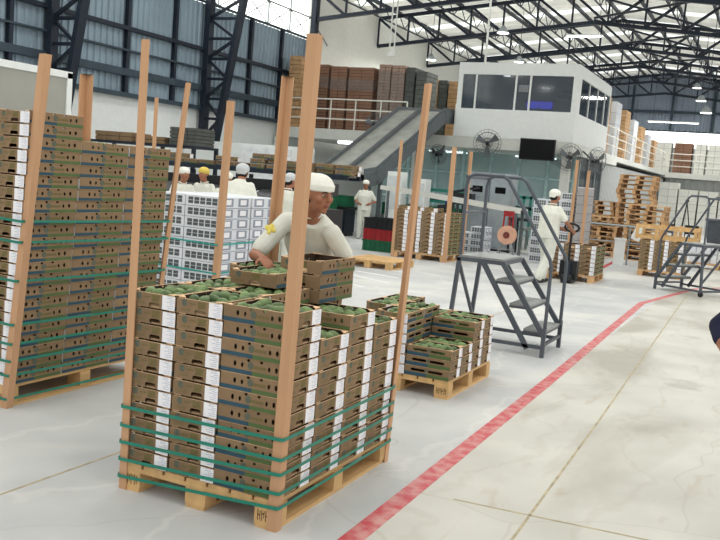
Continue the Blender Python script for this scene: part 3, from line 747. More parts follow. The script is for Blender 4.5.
# ================================================================== PEOPLE
def rcone(b, p, q, r1, r2, m, n=12):
    p = Vector(p); q = Vector(q); d = q-p; L = max(d.length, 1e-4); d = d/L
    u = d.orthogonal().normalized(); w = d.cross(u); rings = []
    for t in (-.98, -.8, -.45, 0): rings.append((p+d*(r1*t), r1*math.sqrt(max(.02, 1-t*t))))
    rings.append(((p+q)/2, (r1+r2)/2))
    for t in (0, .45, .8, .98): rings.append((q+d*(r2*t), r2*math.sqrt(max(.02, 1-t*t))))
    b.loft([[c+(u*math.cos(2*PI*k/n)+w*math.sin(2*PI*k/n))*r for k in range(n)] for c, r in rings], m)
def torso(b, secs, lat, m, n=18):
    """secs: list of (centre, half width, half depth); lat: lateral axis"""
    rings = []
    for i, (c, rx, ry) in enumerate(secs):
        c = Vector(c); a = Vector(secs[max(0, i-1)][0]); e = Vector(secs[min(len(secs)-1, i+1)][0]); d = (e-a).normalized()
        x = (lat-d*lat.dot(d)).normalized(); y = d.cross(x)
        rings.append([c+x*(rx*math.copysign(abs(math.cos(2*PI*k/n))**.85, math.cos(2*PI*k/n)))+y*(ry*math.sin(2*PI*k/n)) for k in range(n)])
    b.loft(rings, m)
def remesh(o, vs, it=6):
    r = o.modifiers.new('join', 'REMESH'); r.mode = 'VOXEL'; r.voxel_size = vs; r.use_smooth_shade = True
    s = o.modifiers.new('relax', 'SMOOTH'); s.factor = .5; s.iterations = it
def hand(b, wr, d, n, side, m, curl=.5, s=1.0):
    """wr wrist, d finger direction, n palm normal (towards which fingers curl), side: thumb side vector sign"""
    d = Vector(d).normalized(); n = Vector(n); n = (n-d*n.dot(d)).normalized(); x = d.cross(n)*side
    wr = Vector(wr)
    rcone(b, wr, wr+d*.03*s, .026*s, .028*s, m, 10)
    for k in (-1, 0, 1): rcone(b, wr+d*.02*s+x*.014*k*s, wr+d*.075*s+x*.026*k*s, .018*s, .0135*s, m, 8)
    for k, ln in enumerate((.075, .083, .077, .062)):
        a = wr+d*(.078-abs(k-1)*.004)*s+x*(.031-.0205*k)*s; ang = 0; q = a
        for j, f in enumerate((.45, .32, .23)):
            ang += curl*(.5+.25*j); dd = d*math.cos(ang)+n*math.sin(ang); q2 = q+dd*ln*f*s
            rcone(b, q, q2, (.0098-.0008*j)*s, (.0092-.0009*j)*s, m, 8); q = q2
    a = wr+d*.022*s+x*.026*s; t1 = a+(d*.6+x*.75+n*.25).normalized()*.036*s; t2 = t1+(d*.85+x*.3+n*.4).normalized()*.032*s
    rcone(b, a, t1, .0135*s, .0115*s, m, 8); rcone(b, t1, t2, .0115*s, .009*s, m, 8)
def pose(x, y, heading, h=1.68, lean=0.0, bend=None, armR=((.24,-.03,1.12),(.25,.07,.88)), armL=((-.24,-.03,1.12),(-.25,.07,.88)), legs=None, headturn=0, nod=0):
    """local frame: x = his right, y = forward; heading = direction of forward (world angle)"""
    k = h/1.7
    J = dict(pelvis=(0,0,.93), waist=(0,-.005,1.08), chest=(0,.0,1.26), neck=(0,-.01,1.43), head=(0,.025,1.59), shR=(.175,-.005,1.375), shL=(-.175,-.005,1.375),
             elR=armR[0], wrR=armR[1], elL=armL[0], wrL=armL[1], hipR=(.09,0,.90), hipL=(-.09,0,.90), knR=(.10,.02,.49), knL=(-.10,.02,.49), anR=(.105,-.02,.09), anL=(-.105,-.02,.09))
    if legs: J.update(legs)
    up = ('waist','chest','neck','head','shR','shL','elR','wrR','elL','wrL')
    out = {}
    f = Vector((math.cos(heading), math.sin(heading), 0)); r = Vector((f.y, -f.x, 0))
    for n_, p in J.items():
        p = Vector(p)
        if n_ in up and lean:
            q = p-Vector((0,0,.93)); a = lean*(1 if n_ != 'waist' else .6)
            p = Vector((q.x, q.y*math.cos(a)+q.z*math.sin(a), -q.y*math.sin(a)+q.z*math.cos(a)+.93))
        p = p*k; out[n_] = Vector((x, y, 0))+r*p.x+f*p.y+Vector((0,0,p.z))
    out['f'] = f; out['face'] = (Matrix.Rotation(headturn, 3, 'Z') @ f+Vector((0,0,nod))).normalized(); out['k'] = k
    return out
def build_person(J, label, base, top=cream, pants=trouser, cap=creamcap, cap_style='round', vs=.010, shoe=shoem, sleeve='elbow', group=None, curl=(.5,.5), hd=(None,None), hn=(None,None), detail=True, badge=False, skn=skin, bulk=1.0):
    base = Vector(base); t = empty('person', base); tag(t, label, 'person', group); k = J['k']
    D = {n_: (v-base if n_ not in ('f','face','k') else v) for n_, v in J.items()}
    lat = (D['shR']-D['shL']).normalized()
    H = D['head']; fc = D['face']; up = (Vector((0,0,1))-fc*fc.z).normalized(); rt = fc.cross(up).normalized(); up = rt.cross(fc)
    R = Matrix((rt, fc, up)).transposed()
    hl = lambda x, y, z: H+R @ (Vector((x,y,z))*k)
    b = MB()
    torso(b, [(D['pelvis']-Vector((0,0,.07*k)), .13*k, .09*k), (D['pelvis'], .165*k, .105*k), (D['waist'], .135*k, .095*k), (D['chest'], .16*k, .11*k), ((D['chest']+D['neck'])/2+Vector((0,0,.02)), .15*k, .09*k), (D['neck'], .06*k, .06*k)], lat, skn)
    rcone(b, D['neck'], H-up*.05*k-fc*.02*k, .058*k, .052*k, skn)
    b.ell(hl(0,-.012,.022), Vector((.077,.096,.098))*k, skn, 20, 14, R); b.ell(hl(0,.022,-.048), Vector((.056,.066,.066))*k, skn, 18, 12, R)
    b.ell(hl(0,.062,-.098), Vector((.024,.022,.018))*k, skn, 10, 8, R)
    rcone(b, hl(0,.084,.020), hl(0,.108,-.020), .009*k, .0135*k, skn, 10); b.ell(hl(0,.092,-.025), Vector((.019,.014,.010))*k, skn, 10, 8, R)
    b.ell(hl(0,.078,.026), Vector((.050,.016,.010))*k, skn, 12, 8, R)
    for s in (-1, 1):
        b.ell(hl(.042*s,.052,-.022), Vector((.024,.030,.030))*k, skn, 10, 8, R); b.ell(hl(.079*s,-.012,-.004), Vector((.010,.020,.031))*k, skn, 10, 8, R)
    for s, a in (('R', 1), ('L', -1)):
        rcone(b, D['sh'+s]+(D['neck']-D['sh'+s])*.16-Vector((0,0,.022*k)), D['el'+s], .045*k, .040*k, skn); rcone(b, D['el'+s], D['wr'+s], .041*k, .027*k, skn)
        i = 0 if s == 'R' else 1
        dd = hd[i] if hd[i] else (D['wr'+s]-D['el'+s]); nn = hn[i] if hn[i] else (-lat*a+D['f']*.3)
        hand(b, D['wr'+s], dd, nn, 1 if Vector(dd).cross(Vector(nn)).dot(D['f']+Vector((0,0,.6))) > 0 else -1, skn, curl[i], k)
        rcone(b, D['hip'+s], D['kn'+s], .082*k, .056*k, skn); rcone(b, D['kn'+s], D['an'+s], .054*k, .036*k, skn)
        rcone(b, D['an'+s]+Vector((0,0,-.03)), D['an'+s]+D['f']*.14*k+Vector((0,0,-.045*k)), .034*k, .03*k, skn)
    o = b.build('body', t); remesh(o, vs if detail else .014)
    # shirt
    b = MB(); c = .020
    hem = D['pelvis']-Vector((0,0,.10*k))
    torso(b, [(hem, .178*k*bulk, .125*k*bulk), (D['pelvis'], .182*k*bulk, .128*k*bulk), (D['waist'], .168*k*bulk, .122*k*bulk), (D['chest'], .190*k*bulk, .132*k*bulk), ((D['chest']+D['neck'])/2+Vector((0,0,.025*k)), .182*k, .112*k), (D['neck']-Vector((0,0,.005)), .085*k, .080*k)], lat, top)
    for s in 'RL':
        e_ = D['el'+s]; p = D['sh'+s]
        p = p+(D['neck']-p)*.10-Vector((0,0,.012*k))
        if sleeve == 'elbow': rcone(b, p, p.lerp(e_, .80), .062*k, .062*k, top)
        else: rcone(b, p, e_, .070*k, .056*k, top); rcone(b, e_, D['wr'+s].lerp(e_, .08), .056*k, .042*k, top)
    o = b.build('tunic', t); remesh(o, vs*1.2, 4)
    # collar
    b = MB(); nk = D['neck']+Vector((0,0,.012*k)); pts = []
    for q in range(14):
        a = 2*PI*q/14; pts.append(nk+lat*math.cos(a)*.070*k+D['f']*math.sin(a)*.068*k+Vector((0,0,-.028*k*max(0, math.sin(a))+.012*k)))
    b.tube(pts, .011*k, top, 6, closed=True); b.build('collar', t, smooth=True)
    if badge:
        for s_, p, q in (('R', D['shR'], D['elR']),):
            b = MB(); d = (q-p).normalized(); c0 = p.lerp(q, .42); nr = Vector((.1,-1,.1)); nr = (nr-d*nr.dot(d)).normalized(); sd = d.cross(nr)
            for aa, rr in ((0, .024),(1, .017),(2, .017),(3, .017),(4,.015)):
                cc = c0+nr*.0685*k+(d*math.cos(aa*1.5)+sd*math.sin(aa*1.5))*(.022 if aa else 0)
                b.ell(cc, (rr, .006, rr), yellowp, 10, 6)
            e_ = b.build('sleeve_badge', t, smooth=True); e_['label'] = 'yellow round emblem printed on the sleeve'
    # trousers
    b = MB()
    torso(b, [(D['pelvis']-Vector((0,0,.10*k)), .155*k, .115*k), (D['pelvis'], .170*k, .115*k), (D['pelvis']+Vector((0,0,.07*k)), .150*k, .105*k)], lat, pants)
    for s in 'RL':
        rcone(b, D['hip'+s]-Vector((0,0,.03)), D['kn'+s], .098*k*bulk, .078*k*bulk, pants); rcone(b, D['kn'+s], D['an'+s]+Vector((0,0,.03*k)), .077*k*bulk, .066*k*bulk, pants)
    o = b.build('trousers', t); remesh(o, vs*1.3, 4)
    for s in 'RL':
        b = MB(); a = D['an'+s]; g = -a.z-base.z*0
        b.ell(a+D['f']*.045*k+Vector((0,0,-a.z+.045)), (1,1,1), shoe) if False else None
        fx = D['f']; sx_ = Vector((fx.y, -fx.x, 0)); Rz = Matrix((sx_, fx, Vector((0,0,1)))).transposed()
        zc = max(.045, a.z-.045)
        b.ell(Vector((a.x, a.y, zc))+fx*.055*k, Vector((.048,.135,.045))*k, shoe, 14, 10, Rz); b.ell(Vector((a.x, a.y, zc+.035))-fx*.01, Vector((.045,.06,.055))*k, shoe, 12, 8, Rz)
        o = b.build('shoe', t, smooth=True)
    # face
    if detail:
        for s in (-1, 1):
            b = MB(); b.ell(hl(.030*s,.078,.006), Vector((.0125,.009,.0075))*k, eyew, 12, 8, R); o = b.build('eye', t, smooth=True)
            b = MB(); b.ell(hl(.030*s,.0855,.006), Vector((.0055,.0035,.0060))*k, eyed, 10, 6, R); b.build('iris', o, smooth=True)
            b = MB(); b.tube([hl(.048*s,.080,.024), hl(.030*s,.092,.030), hl(.014*s,.094,.025)], .0034*k, hairm, 6); b.build('eyebrow', t, smooth=True)
        b = MB(); b.ell(hl(0,.086,-.058), Vector((.024,.009,.0045))*k, skin_dk, 12, 6, R); b.ell(hl(0,.084,-.067), Vector((.019,.009,.0055))*k, skin_dk, 12, 6, R); b.build('mouth', t, smooth=True)
    b = MB(); b.ell(hl(0,-.042,.002), Vector((.0775,.078,.082))*k, hairm, 16, 10, R); b.build('hair', t, smooth=True)
    # head covering
    b = MB(); n = 24; prof = []
    if cap_style == 'round':
        b.ell(hl(0,-.018,.060), Vector((.098,.115,.080))*k, cap, 22, 14, R); b.tube([hl(.086*math.cos(2*PI*q/20), -.014+.102*math.sin(2*PI*q/20), .038-.012*math.sin(2*PI*q/20)*-1) for q in range(20)], .012*k, cap, 6, closed=True)
        b.ell(hl(0,-.075,.015), Vector((.075,.050,.060))*k, cap, 16, 10, R)
    else:                                           # scarf cap tied behind the head
        b.ell(hl(0,-.020,.060), Vector((.089,.108,.072))*k, cap, 24, 14, R); b.ell(hl(.015,-.065,.070), Vector((.072,.078,.058))*k, cap, 16, 10, R)
        for dz in (.030, .046, .060): b.tube([hl(.083*math.cos(2*PI*q/22), -.012+.101*math.sin(2*PI*q/22), dz+.006*math.sin(2*PI*q/22)) for q in range(22)], .0095*k, cap, 6, closed=True)
        b.ell(hl(0,-.115,.022), Vector((.030,.022,.022))*k, cap, 12, 8, R)
        rcone(b, hl(.01,-.12,.015), hl(.035,-.15,-.055), .013*k, .018*k, cap, 8); rcone(b, hl(-.01,-.12,.015), hl(-.030,-.145,-.065), .013*k, .016*k, cap, 8)
    o = b.build('cap', t, smooth=True); remesh(o, .007, 3)
    return t
V = Vector
# the leaning worker in front
J = dict(pelvis=V((-2.72,5.08,.94)), waist=V((-2.70,4.99,1.10)), chest=V((-2.655,4.84,1.255)), neck=V((-2.56,4.66,1.425)), head=V((-2.455,4.55,1.565)), shR=V((-2.765,4.68,1.385)), shL=V((-2.425,4.72,1.335)),
         elR=V((-2.845,4.50,1.165)), wrR=V((-2.70,4.36,1.165)), elL=V((-2.375,4.82,1.17)), wrL=V((-2.47,4.80,1.14)), hipR=V((-2.81,5.10,.90)), hipL=V((-2.63,5.10,.90)), knR=V((-2.84,5.06,.49)), knL=V((-2.60,5.04,.49)), anR=V((-2.84,5.16,.09)), anL=V((-2.58,5.16,.09)),
         f=V((.15,-.99,0)).normalized(), face=V((.93,-.36,-.12)).normalized(), k=.93)
build_person(J, 'worker in cream tunic and scarf cap leaning over the front pallet of avocados', (-2.72,5.1,0), cap_style='scarf', vs=.006, hd=(V((.75,-.6,-.15)), V((-.6,-.3,-.1))), hn=(V((0,0,-1)), V((0,-.3,-1))), curl=(.35,.5), badge=True)
# worker standing behind the crates, hands at the belt
build_person(pose(-9.95, 21.0, math.atan2(-.9,.25), 1.55, armR=((.30,-.06,1.12),(.17,.10,1.04)), armL=((-.30,-.06,1.12),(-.17,.10,1.04)), nod=-.15), 'woman in white uniform standing with hands at her waist beside stacked crates', (-9.95,21.0,0), cap_style='round', shoe=shoew, curl=(.9,.9), bulk=1.12)
# worker pushing the pallet jack, seen from behind
build_person(pose(-3.72, 15.7, math.atan2(.88,.45), 1.70, lean=.10, armR=((.30,.08,1.16),(.26,.36,1.02)), armL=((-.24,.10,1.14),(-.02,.38,1.05)), legs=dict(knL=(-.12,.14,.50), anL=(-.13,.10,.09), knR=(.10,-.04,.49), anR=(.10,-.26,.11)), nod=-.05), 'worker in cream uniform seen from behind pushing the pallet jack', (-3.72,15.7,0), cap_style='round', curl=(1.2,1.2), bulk=1.22)
# packers at the sorting line, beyond the white cartons
for (x, y, hdg, h, ln, cp, lab) in ((atY(178,172,11.6).x, 11.7, -.4, 1.58, .12, creamcap, 'packer in a white cap at the sorting trays, leftmost of the packers'),
                           (atY(203,173,12.4).x, 12.5, -1.5, 1.60, .12, mat('yellow_cap', (214,190,90), .8), 'packer with a yellow cap facing the camera by the black trays'),
                           (-7.30, 10.9, 1.9, 1.80, .50, mat('grey_hairnet', (190,194,196), .8), 'packer with grey hairnet seen from behind above the white cartons'),
                           (atY(224,176,11.7).x, 11.7, 1.4, 1.56, .10, creamcap, 'packer half hidden just left of the grey-capped packer'),
                           (atY(290,181,12.2).x, 12.1, 1.2, 1.62, .10, MATS.get('grey_hairnet') or creamcap, 'packer in grey hood between the two thick corner boards')):
    build_person(pose(x, y, hdg, h, lean=ln, armR=((.26,.05,1.12),(.20,.25,1.05)), armL=((-.26,.05,1.12),(-.20,.25,1.05))), lab, (x, y, 0), cap=cp, detail=False, vs=.012, bulk=1.15, group='packers at the sorting line')
# passer-by cut by the right edge
build_person(pose(.26, 5.02, -PI/2, 1.72, armR=((.475,-.05,1.03),(.455,.03,.965)), armL=((-.25,-.08,1.12),(-.27,.02,.90))), 'person in dark navy at the right edge, only an elbow and forearm in view', (.26,5.02,0), top=navym, pants=navym, vs=.010, sleeve='long', detail=True)

# ================================================================== ROLLING STEPS
def steps(label, loc, rz, sc, castors):
    """foot at x=0, platform x .52..1.08, width along y 0..W"""
    W_, ZP, X1, X2 = .74, .95, .50, .97
    t = empty('rolling_steps', loc, rz); t.scale = (sc,)*3 if sc != 1 else (1,1,1); tag(t, label, 'step ladder')
    r = .019
    for i, y in enumerate((0, W_)):
        s = 1 if i == 0 else -1
        b = MB(); b.bar((.0,y,0),(0,y,.30),.04,.04,steel_gr); b.build('front_leg', t)
        b = MB(); b.bar((X2+.06,y,.02 if not castors else .07),(X2,y,ZP-.03),.04,.04,steel_gr); b.build('back_leg', t)
        b = MB(); b.bar((0,y,.22),(X1,y,ZP-.03),.035,.05,steel_gr); b.build('stringer', t)
        b = MB(); b.bar((.16,y,.07),(X1+.22,y,ZP-.03),.035,.05,steel_gr); b.build('stringer', t)
        b = MB(); b.bar((0,y,.10),(X2+.05,y,.10),.035,.035,steel_gr); b.build('base_rail', t)
        b = MB(); b.tube([(0,y+s*.02,.25),(0,y+s*.02,.93),(.02,y+s*.02,1.0),(.52,y+s*.02,1.76),(.58,y+s*.02,1.80),(X2-.08,y+s*.02,1.80),(X2-.02,y+s*.02,1.77),(X2,y+s*.02,1.68),(X2,y+s*.02,ZP)], r, steel_gr, 8); b.build('handrail', t)
        if castors:
            b = MB(); b.tube([(X2+.06,y-.015,.05),(X2+.06,y+.015,.05)],.05,blackm,14); b.bar((X2+.06,y,.05),(X2+.06,y,.10),.045,.03,steel_gr); b.build('castor', t)
    b = MB(); b.tube([(X2,.02,1.80-.03),(X2,W_-.02,1.77)], r, steel_gr, 8); b.build('back_rail', t); b = MB(); b.tube([(X2,.02,1.40),(X2,W_-.02,1.40)], r*.8, steel_gr, 8); b.build('back_rail', t)
    b = MB()
    b.box(X1,X2,0,W_,ZP-.02,ZP,treadm); b.build('platform', t)
    b = MB(); b.box(X1-.02,X2+.02,-.02,.02,ZP-.06,ZP-.02,steel_gr); b.box(X1-.02,X2+.02,W_-.02,W_+.02,ZP-.06,ZP-.02,steel_gr); b.box(X1-.02,X1+.02,.02,W_-.02,ZP-.06,ZP-.02,steel_gr); b.box(X2-.02,X2+.02,.02,W_-.02,ZP-.06,ZP-.02,steel_gr); b.build('platform_frame', t)
    for k, z in enumerate((.25, .49, .72)):
        x = (z-.22)/(ZP-.25)*X1; b = MB(); b.box(x-.02,x+.20,.025,W_-.025,z,z+.02,treadm); b.box(x-.02,x+.20,.02,W_-.02,z-.025,z,steel_gr); b.build('tread', t)
    b = MB(); b.bar((X2+.04,0,.22),(X2,W_,ZP-.08),.03,.03,steel_gr); b.bar((X2+.055,.0,.10),(X2+.055,W_,.10),.035,.035,steel_gr); b.build('rear_brace', t)
    b = MB(); b.bar((.0,0,.13),(.0,W_,.13),.03,.03,steel_gr); b.build('front_cross_bar', t)
steps('dark grey metal rolling steps with handrails standing mid floor before the pallet jack worker', (-2.0, 9.44, 0), PI, 1, False)
steps('dark grey rolling steps on castors by the right edge beyond the red line', (-1.96, 17.25, 0), -.59, 1, True)

# ================================================================== WHITE BOOTH at the left edge
t = empty('framed_booth', (-10, 10.2, 0)); tag(t, 'white framed booth with dull glazed panels at the left edge behind the boxes', 'booth')
panelm = mat('dull_panel', (150,150,142), .35, var=.08, scale=1.2)
b = MB()
for y in (0, -1.62, -3.2, -4.8): b.box(-.04, .04, y-.05, y+.05, 0, 2.88, whitem)
b.box(-.04,.04,-4.85,.05,2.80,2.90,whitem); b.box(-.04,.04,-4.85,.05,1.0,1.06,whitem); b.box(-2.5,.0,0,.06,2.80,2.90,whitem); b.box(-2.5,-2.42,0,.06,0,2.9,whitem); b.build('frame', t)
for y in (-1.57, -3.15, -4.75):
    b = MB(); b.box(-.015,.015,y,y+1.52,1.06,2.80,panelm); b.build('upper_panel', t)
    b = MB(); b.box(-.015,.015,y,y+1.52,.02,1.0,whitem); b.build('lower_panel', t)
b = MB(); b.box(-2.42,-.04,.02,.04,.02,2.80,panelm); b.build('end_panel', t)

# ================================================================== SORTING LINE (middle distance, left)
t = empty('sorting_machine', (-9.95, 13.7, 0)); tag(t, 'long black fruit sorting machine with sloping trays behind the white cartons', 'sorting machine')
b = MB(); b.box(-2.6,2.6,.0,.9,.55,1.02,blackm); b.build('machine_body', t)
for x in (-2.4,-.8,.8,2.4):
    b = MB(); b.box(x-.05,x+.05,.1,.2,0,.55,steel_dk); b.box(x-.05,x+.05,.7,.8,0,.55,steel_dk); b.build('leg', t)
for i in range(7):
    x = -2.4+i*.72
    b = MB(); b.hexa([(x,-.45,1.02),(x+.62,-.45,1.02),(x+.62,.25,1.26),(x,.25,1.26),(x,-.45,1.05),(x+.62,-.45,1.05),(x+.62,.25,1.29),(x,.25,1.29)], blackm); b.box(x-.02,x+.01,-.45,.25,1.0,1.20,steel_gr); b.box(x+.61,x+.64,-.45,.25,1.0,1.20,steel_gr); b.build('tray', t)
b = MB(); b.bar((-2.6,.5,1.32),(2.6,.5,1.38),.30,.22,blackm); b.build('hood', t)
def tote(name, loc, w, l, h, m, label, cat, group=None, rz=0):
    """ribbed open plastic crate"""
    b = MB(); t_ = .015
    b.box(-w/2,w/2,-l/2,l/2,0,t_,m)
    for s in (-1,1):
        b.box(s*w/2,s*(w/2-t_),-l/2,l/2,t_,h-.001,m); b.box(-w/2+t_,w/2-t_,s*l/2,s*(l/2-t_),t_,h-.001,m)
        for k in range(5):
            y = -l/2+(k+.5)*l/5; b.box(s*w/2,s*(w/2+.012),y-.01,y+.01,.02,h-.02,m)
        for k in range(6):
            x = -w/2+(k+.5)*w/6; b.box(x-.01,x+.01,s*l/2,s*(l/2+.012),.02,h-.02,m)
    b.box(-w/2-.014,w/2+.014,-l/2-.014,-l/2,h-.03,h-.001,m); b.box(-w/2-.014,w/2+.014,l/2,l/2+.014,h-.03,h-.001,m); b.box(-w/2-.014,-w/2,-l/2,l/2,h-.03,h-.001,m); b.box(w/2,w/2+.014,-l/2,l/2,h-.03,h-.001,m)
    return tag(b.build(name, loc=loc, rotz=rz), label, cat, group)
CN = ['bottom', 'second', 'third', 'top']
for i, (m, l) in enumerate(((greenp,'green plastic crate at the bottom of the stack by the white-clad woman'), (redp,'red plastic crate in the middle of the crate stack'), (blackm,'black plastic crate on top of the red crate'))):
    tote('plastic_crate', (-8.12, 18.25, i*.252), .74, .56, .25, m, l, 'crate', 'crates stacked by the standing woman')
for i in range(3): tote('plastic_crate', (-7.75, 19.2, i*.302), .60, .5, .30, (greenp, greenp, tealp)[i], ('green','green','teal')[i]+' plastic crate, %s of the stack behind the red crate' % ('bottom','middle','top')[i], 'crate', 'crates stacked by the standing woman')
for i, x in enumerate((-10.2, -9.55, -8.9, -8.25, -7.6, -6.95)):
    tote('plastic_crate', (x, 23.6, .62), .60, .5, .34, greenp, '%s green plastic crate in the row behind the standing woman' % (ORD[i]+' from left'), 'crate', 'green crates in a row')
b = MB(); b.box(-2.2,2.2,-.35,.35,.56,.62,galv)
for x in (-2.1,-.7,.7,2.1): b.box(x-.03,x+.03,-.3,-.24,0,.56,galv); b.box(x-.03,x+.03,.24,.3,0,.56,galv)
tag(b.build('bench', loc=(-8.35,23.6,0)), 'low metal bench holding the row of green crates', 'bench')
for i, (x, y, z) in enumerate(((-10.9,20.4,0),(-10.9,20.4,.342),(-10.9,20.4,.684),(-10.2,20.2,0) if False else (-11.55,20.4,0),(-11.55,20.4,.342))):
    tote('plastic_crate', (x, y, z), .60, .5, .34, greenp, 'green plastic crate left of the standing woman, %s' % ('bottom of three','middle of three','top of three','lower of two','upper of two')[i], 'crate', 'crates left of the standing woman')
t = empty('packing_bench', (-11.5, 21.4, 0)); tag(t, 'dark packing bench with green crates left of the standing woman', 'bench')
b = MB(); b.box(-1.3,1.0,-.35,.35,.72,.80,blackm); b.build('bench_top', t); b = MB(); b.box(-1.25,.95,-.30,.30,.10,.71,steel_dk); b.build('cupboard', t)
for x in (-1.2,.9): b = MB(); b.box(x-.04,x+.04,-.28,.28,0,.10,blackm); b.build('foot', t)
for i in range(3): tote('plastic_crate', (-12.3+i*.72, 21.4, .802), .60, .5, .30, greenp, '%s green crate on the dark packing bench' % ('left','middle','right')[i], 'crate', 'crates on the packing bench')
# roller conveyor carrying brown boxes above the packers
t = empty('roller_conveyor', (-10.3, 16.6, 0)); tag(t, 'raised dark roller conveyor carrying brown boxes above the packers', 'conveyor')
b = MB(); b.box(-4.4,2.15,-.32,-.26,1.56,1.66,steel_dk); b.box(-4.4,2.15,.26,.32,1.56,1.66,steel_dk); b.build('side_frame', t)
b = MB()
for k in range(65): b.tube([(-4.35+k*.1,-.26,1.63),(-4.35+k*.1,.26,1.63)],.022,galv,6)
o = b.build('rollers', t)
for x in (-4.2,-2.2,-.6,.9):
    b = MB(); b.box(x-.04,x+.04,-.30,-.24,0,1.52,steel_dk); b.box(x-.04,x+.04,.24,.30,0,1.52,steel_dk); b.box(x-.03,x+.03,-.24,.24,.6,.66,steel_dk); b.build('leg', t)
rr = random.Random(4); x = -14.5; i = 0
while x < -8.4:
    w = rr.uniform(.36,.44); n = rr.choice((1,2,2,3))
    if x > -9.3: n = 2
    for k in range(n):
        o = inst(box_h, (x+w/2+rr.uniform(-.02,.02)*k, 16.6+rr.uniform(-.03,.03), 1.653+k*.112), PI/2, (1.45,(w-.03)/BL,1.35)); tag(o, 'brown box on raised conveyor, %s place from left, %s' % (ORD[i] if i < 22 else 'last', ('on the rollers','second tier','third tier')[k]), 'box', 'boxes on the raised conveyor')
    x += w+rr.uniform(.0,.05); i += 1
# racks of boxes at the back left
t = empty('storage_rack', (-13.4, 17.6, 0)); tag(t, 'low steel rack with box loads behind the left pallets', 'rack')
b = MB()
for x in (-2.6,-1.0,.66): b.box(x-.04,x+.04,-.5,-.42,0,2.0,steel_dk); b.box(x-.04,x+.04,.42,.5,0,2.0,steel_dk)
b.build('uprights', t); b = MB(); b.box(-2.6,.7,-.5,.5,2.0,2.06,steel_dk); b.build('shelf', t)
def carton_stack(name, x0, x1, y0, y1, z0, z1, m, label, group=None, dz=.11, nx=3, gapm=None, wrap=None, cat='carton stack', jit=.012):
    """one tied load: tiers of flat cartons"""
    b = MB(); r_ = random.Random(int(abs(x0*91+y0*37+z1*11)*10)); nz = max(1, int((z1-z0)/dz)); h = (z1-z0)/nz; w = (x1-x0)/nx
    cx, cy = (x0+x1)/2, (y0+y1)/2
    for k in range(nz):
        for i in range(nx):
            a = r_.uniform(-jit,jit); c = r_.uniform(-jit,jit)
            b.box(x0+i*w+.01-cx, x0+(i+1)*w-.01-cx, y0+.02+a-cy, y1-.02+c-cy, k*h+.004, (k+1)*h-.010, m)
    b.box(x0+.03-cx, x1-.03-cx, y0+.05-cy, y1-.05-cy, 0, z1-z0-.02, gapm or brown_dk)
    o = b.build(name, loc=(cx, cy, z0)); tag(o, label, cat, group)
    if wrap:
        w_ = MB(); za, zb = wrap; w_.box(x0-.0-cx, x1-cx, y0-.005-cy, y0+.0-cy, za-z0, zb-z0, film); w_.box(x1-cx, x1+.005-cx, y0-cy, y1-cy, za-z0, zb-z0, film); f_ = w_.build('stretch_film', o); f_['label'] = 'clear stretch film'
    return o
for i, (x0, x1, z1) in enumerate(((-15.9,-14.7,2.30),(-14.6,-13.7,2.24),(-13.55,-12.75,2.50))):
    carton_stack('box_load', x0, x1, 17.2, 18.0, 2.062, z1, kraft if i != 2 else greyst, '%s brown box load on the rack at the far left' % ORD[i], 'box loads on the rack', .08, 3, cat='box load')
b = MB(); b.box(-17+.3,-12.2,22,22.12,0,2.35,whitem); b.box(-14.6,-12.9,21.94,22.0,1.2,2.28,mat('cold_white_panel', (224,228,230), .5)); tag(b.build('partition_panel'), 'low white partition panel against the left wall behind the conveyor', 'partition')
# chute of two steel troughs
t = empty('conveyor_chute', (-10.96, 22.0, 0)); tag(t, 'grey steel twin chute sloping from the upper deck down to the box line', 'chute')
CP = [V((0,-.75,1.72)), V((0,0,1.80)), V((0,4.9,3.92)), V((0,6.6,4.02))]
for k, x0 in enumerate((-.80, .03)):
    x1 = x0+.77; c = V(((x0+x1)/2,0,0)); b = MB()
    for a_, d_ in zip(CP[:-1], CP[1:]): b.bar(a_+c, d_+c, .77, .03, mat('chute_bed_steel', (146,148,142), .45, metal=.3, var=.15, scale=3))
    b.build('trough_bed', t)
    for x in (x0, x1):
        b = MB()
        for a_, d_ in zip(CP[:-1], CP[1:]): b.bar(a_+V((x,0,.06)), d_+V((x,0,.06)), .03, .17, galv_dk)
        b.build('side_plate', t)
b = MB()
for a_, d_ in zip(CP[:-1], CP[1:]): b.bar(a_+V((.83,0,-.16)), d_+V((.83,0,-.16)), .04, .40, galv_dk); b.bar(a_+V((-.83,0,-.12)), d_+V((-.83,0,-.12)), .04, .30, galv_dk); b.bar(a_+V((0,0,-.20)), d_+V((0,0,-.20)), 1.64, .03, galv_dk)
b.build('underframe', t)
for y, z in ((.4,1.62),(3.0,2.75)):
    for x in (-.78,.78): b = MB(); b.box(x-.05,x+.05,y-.05,y+.05,0,z,galv_dk); b.build('leg', t)
for x in (-.78,.78): b = MB(); b.box(x-.04,x+.04,6.4,6.5,ZM+.002,3.80,galv); b.build('deck_support', t)
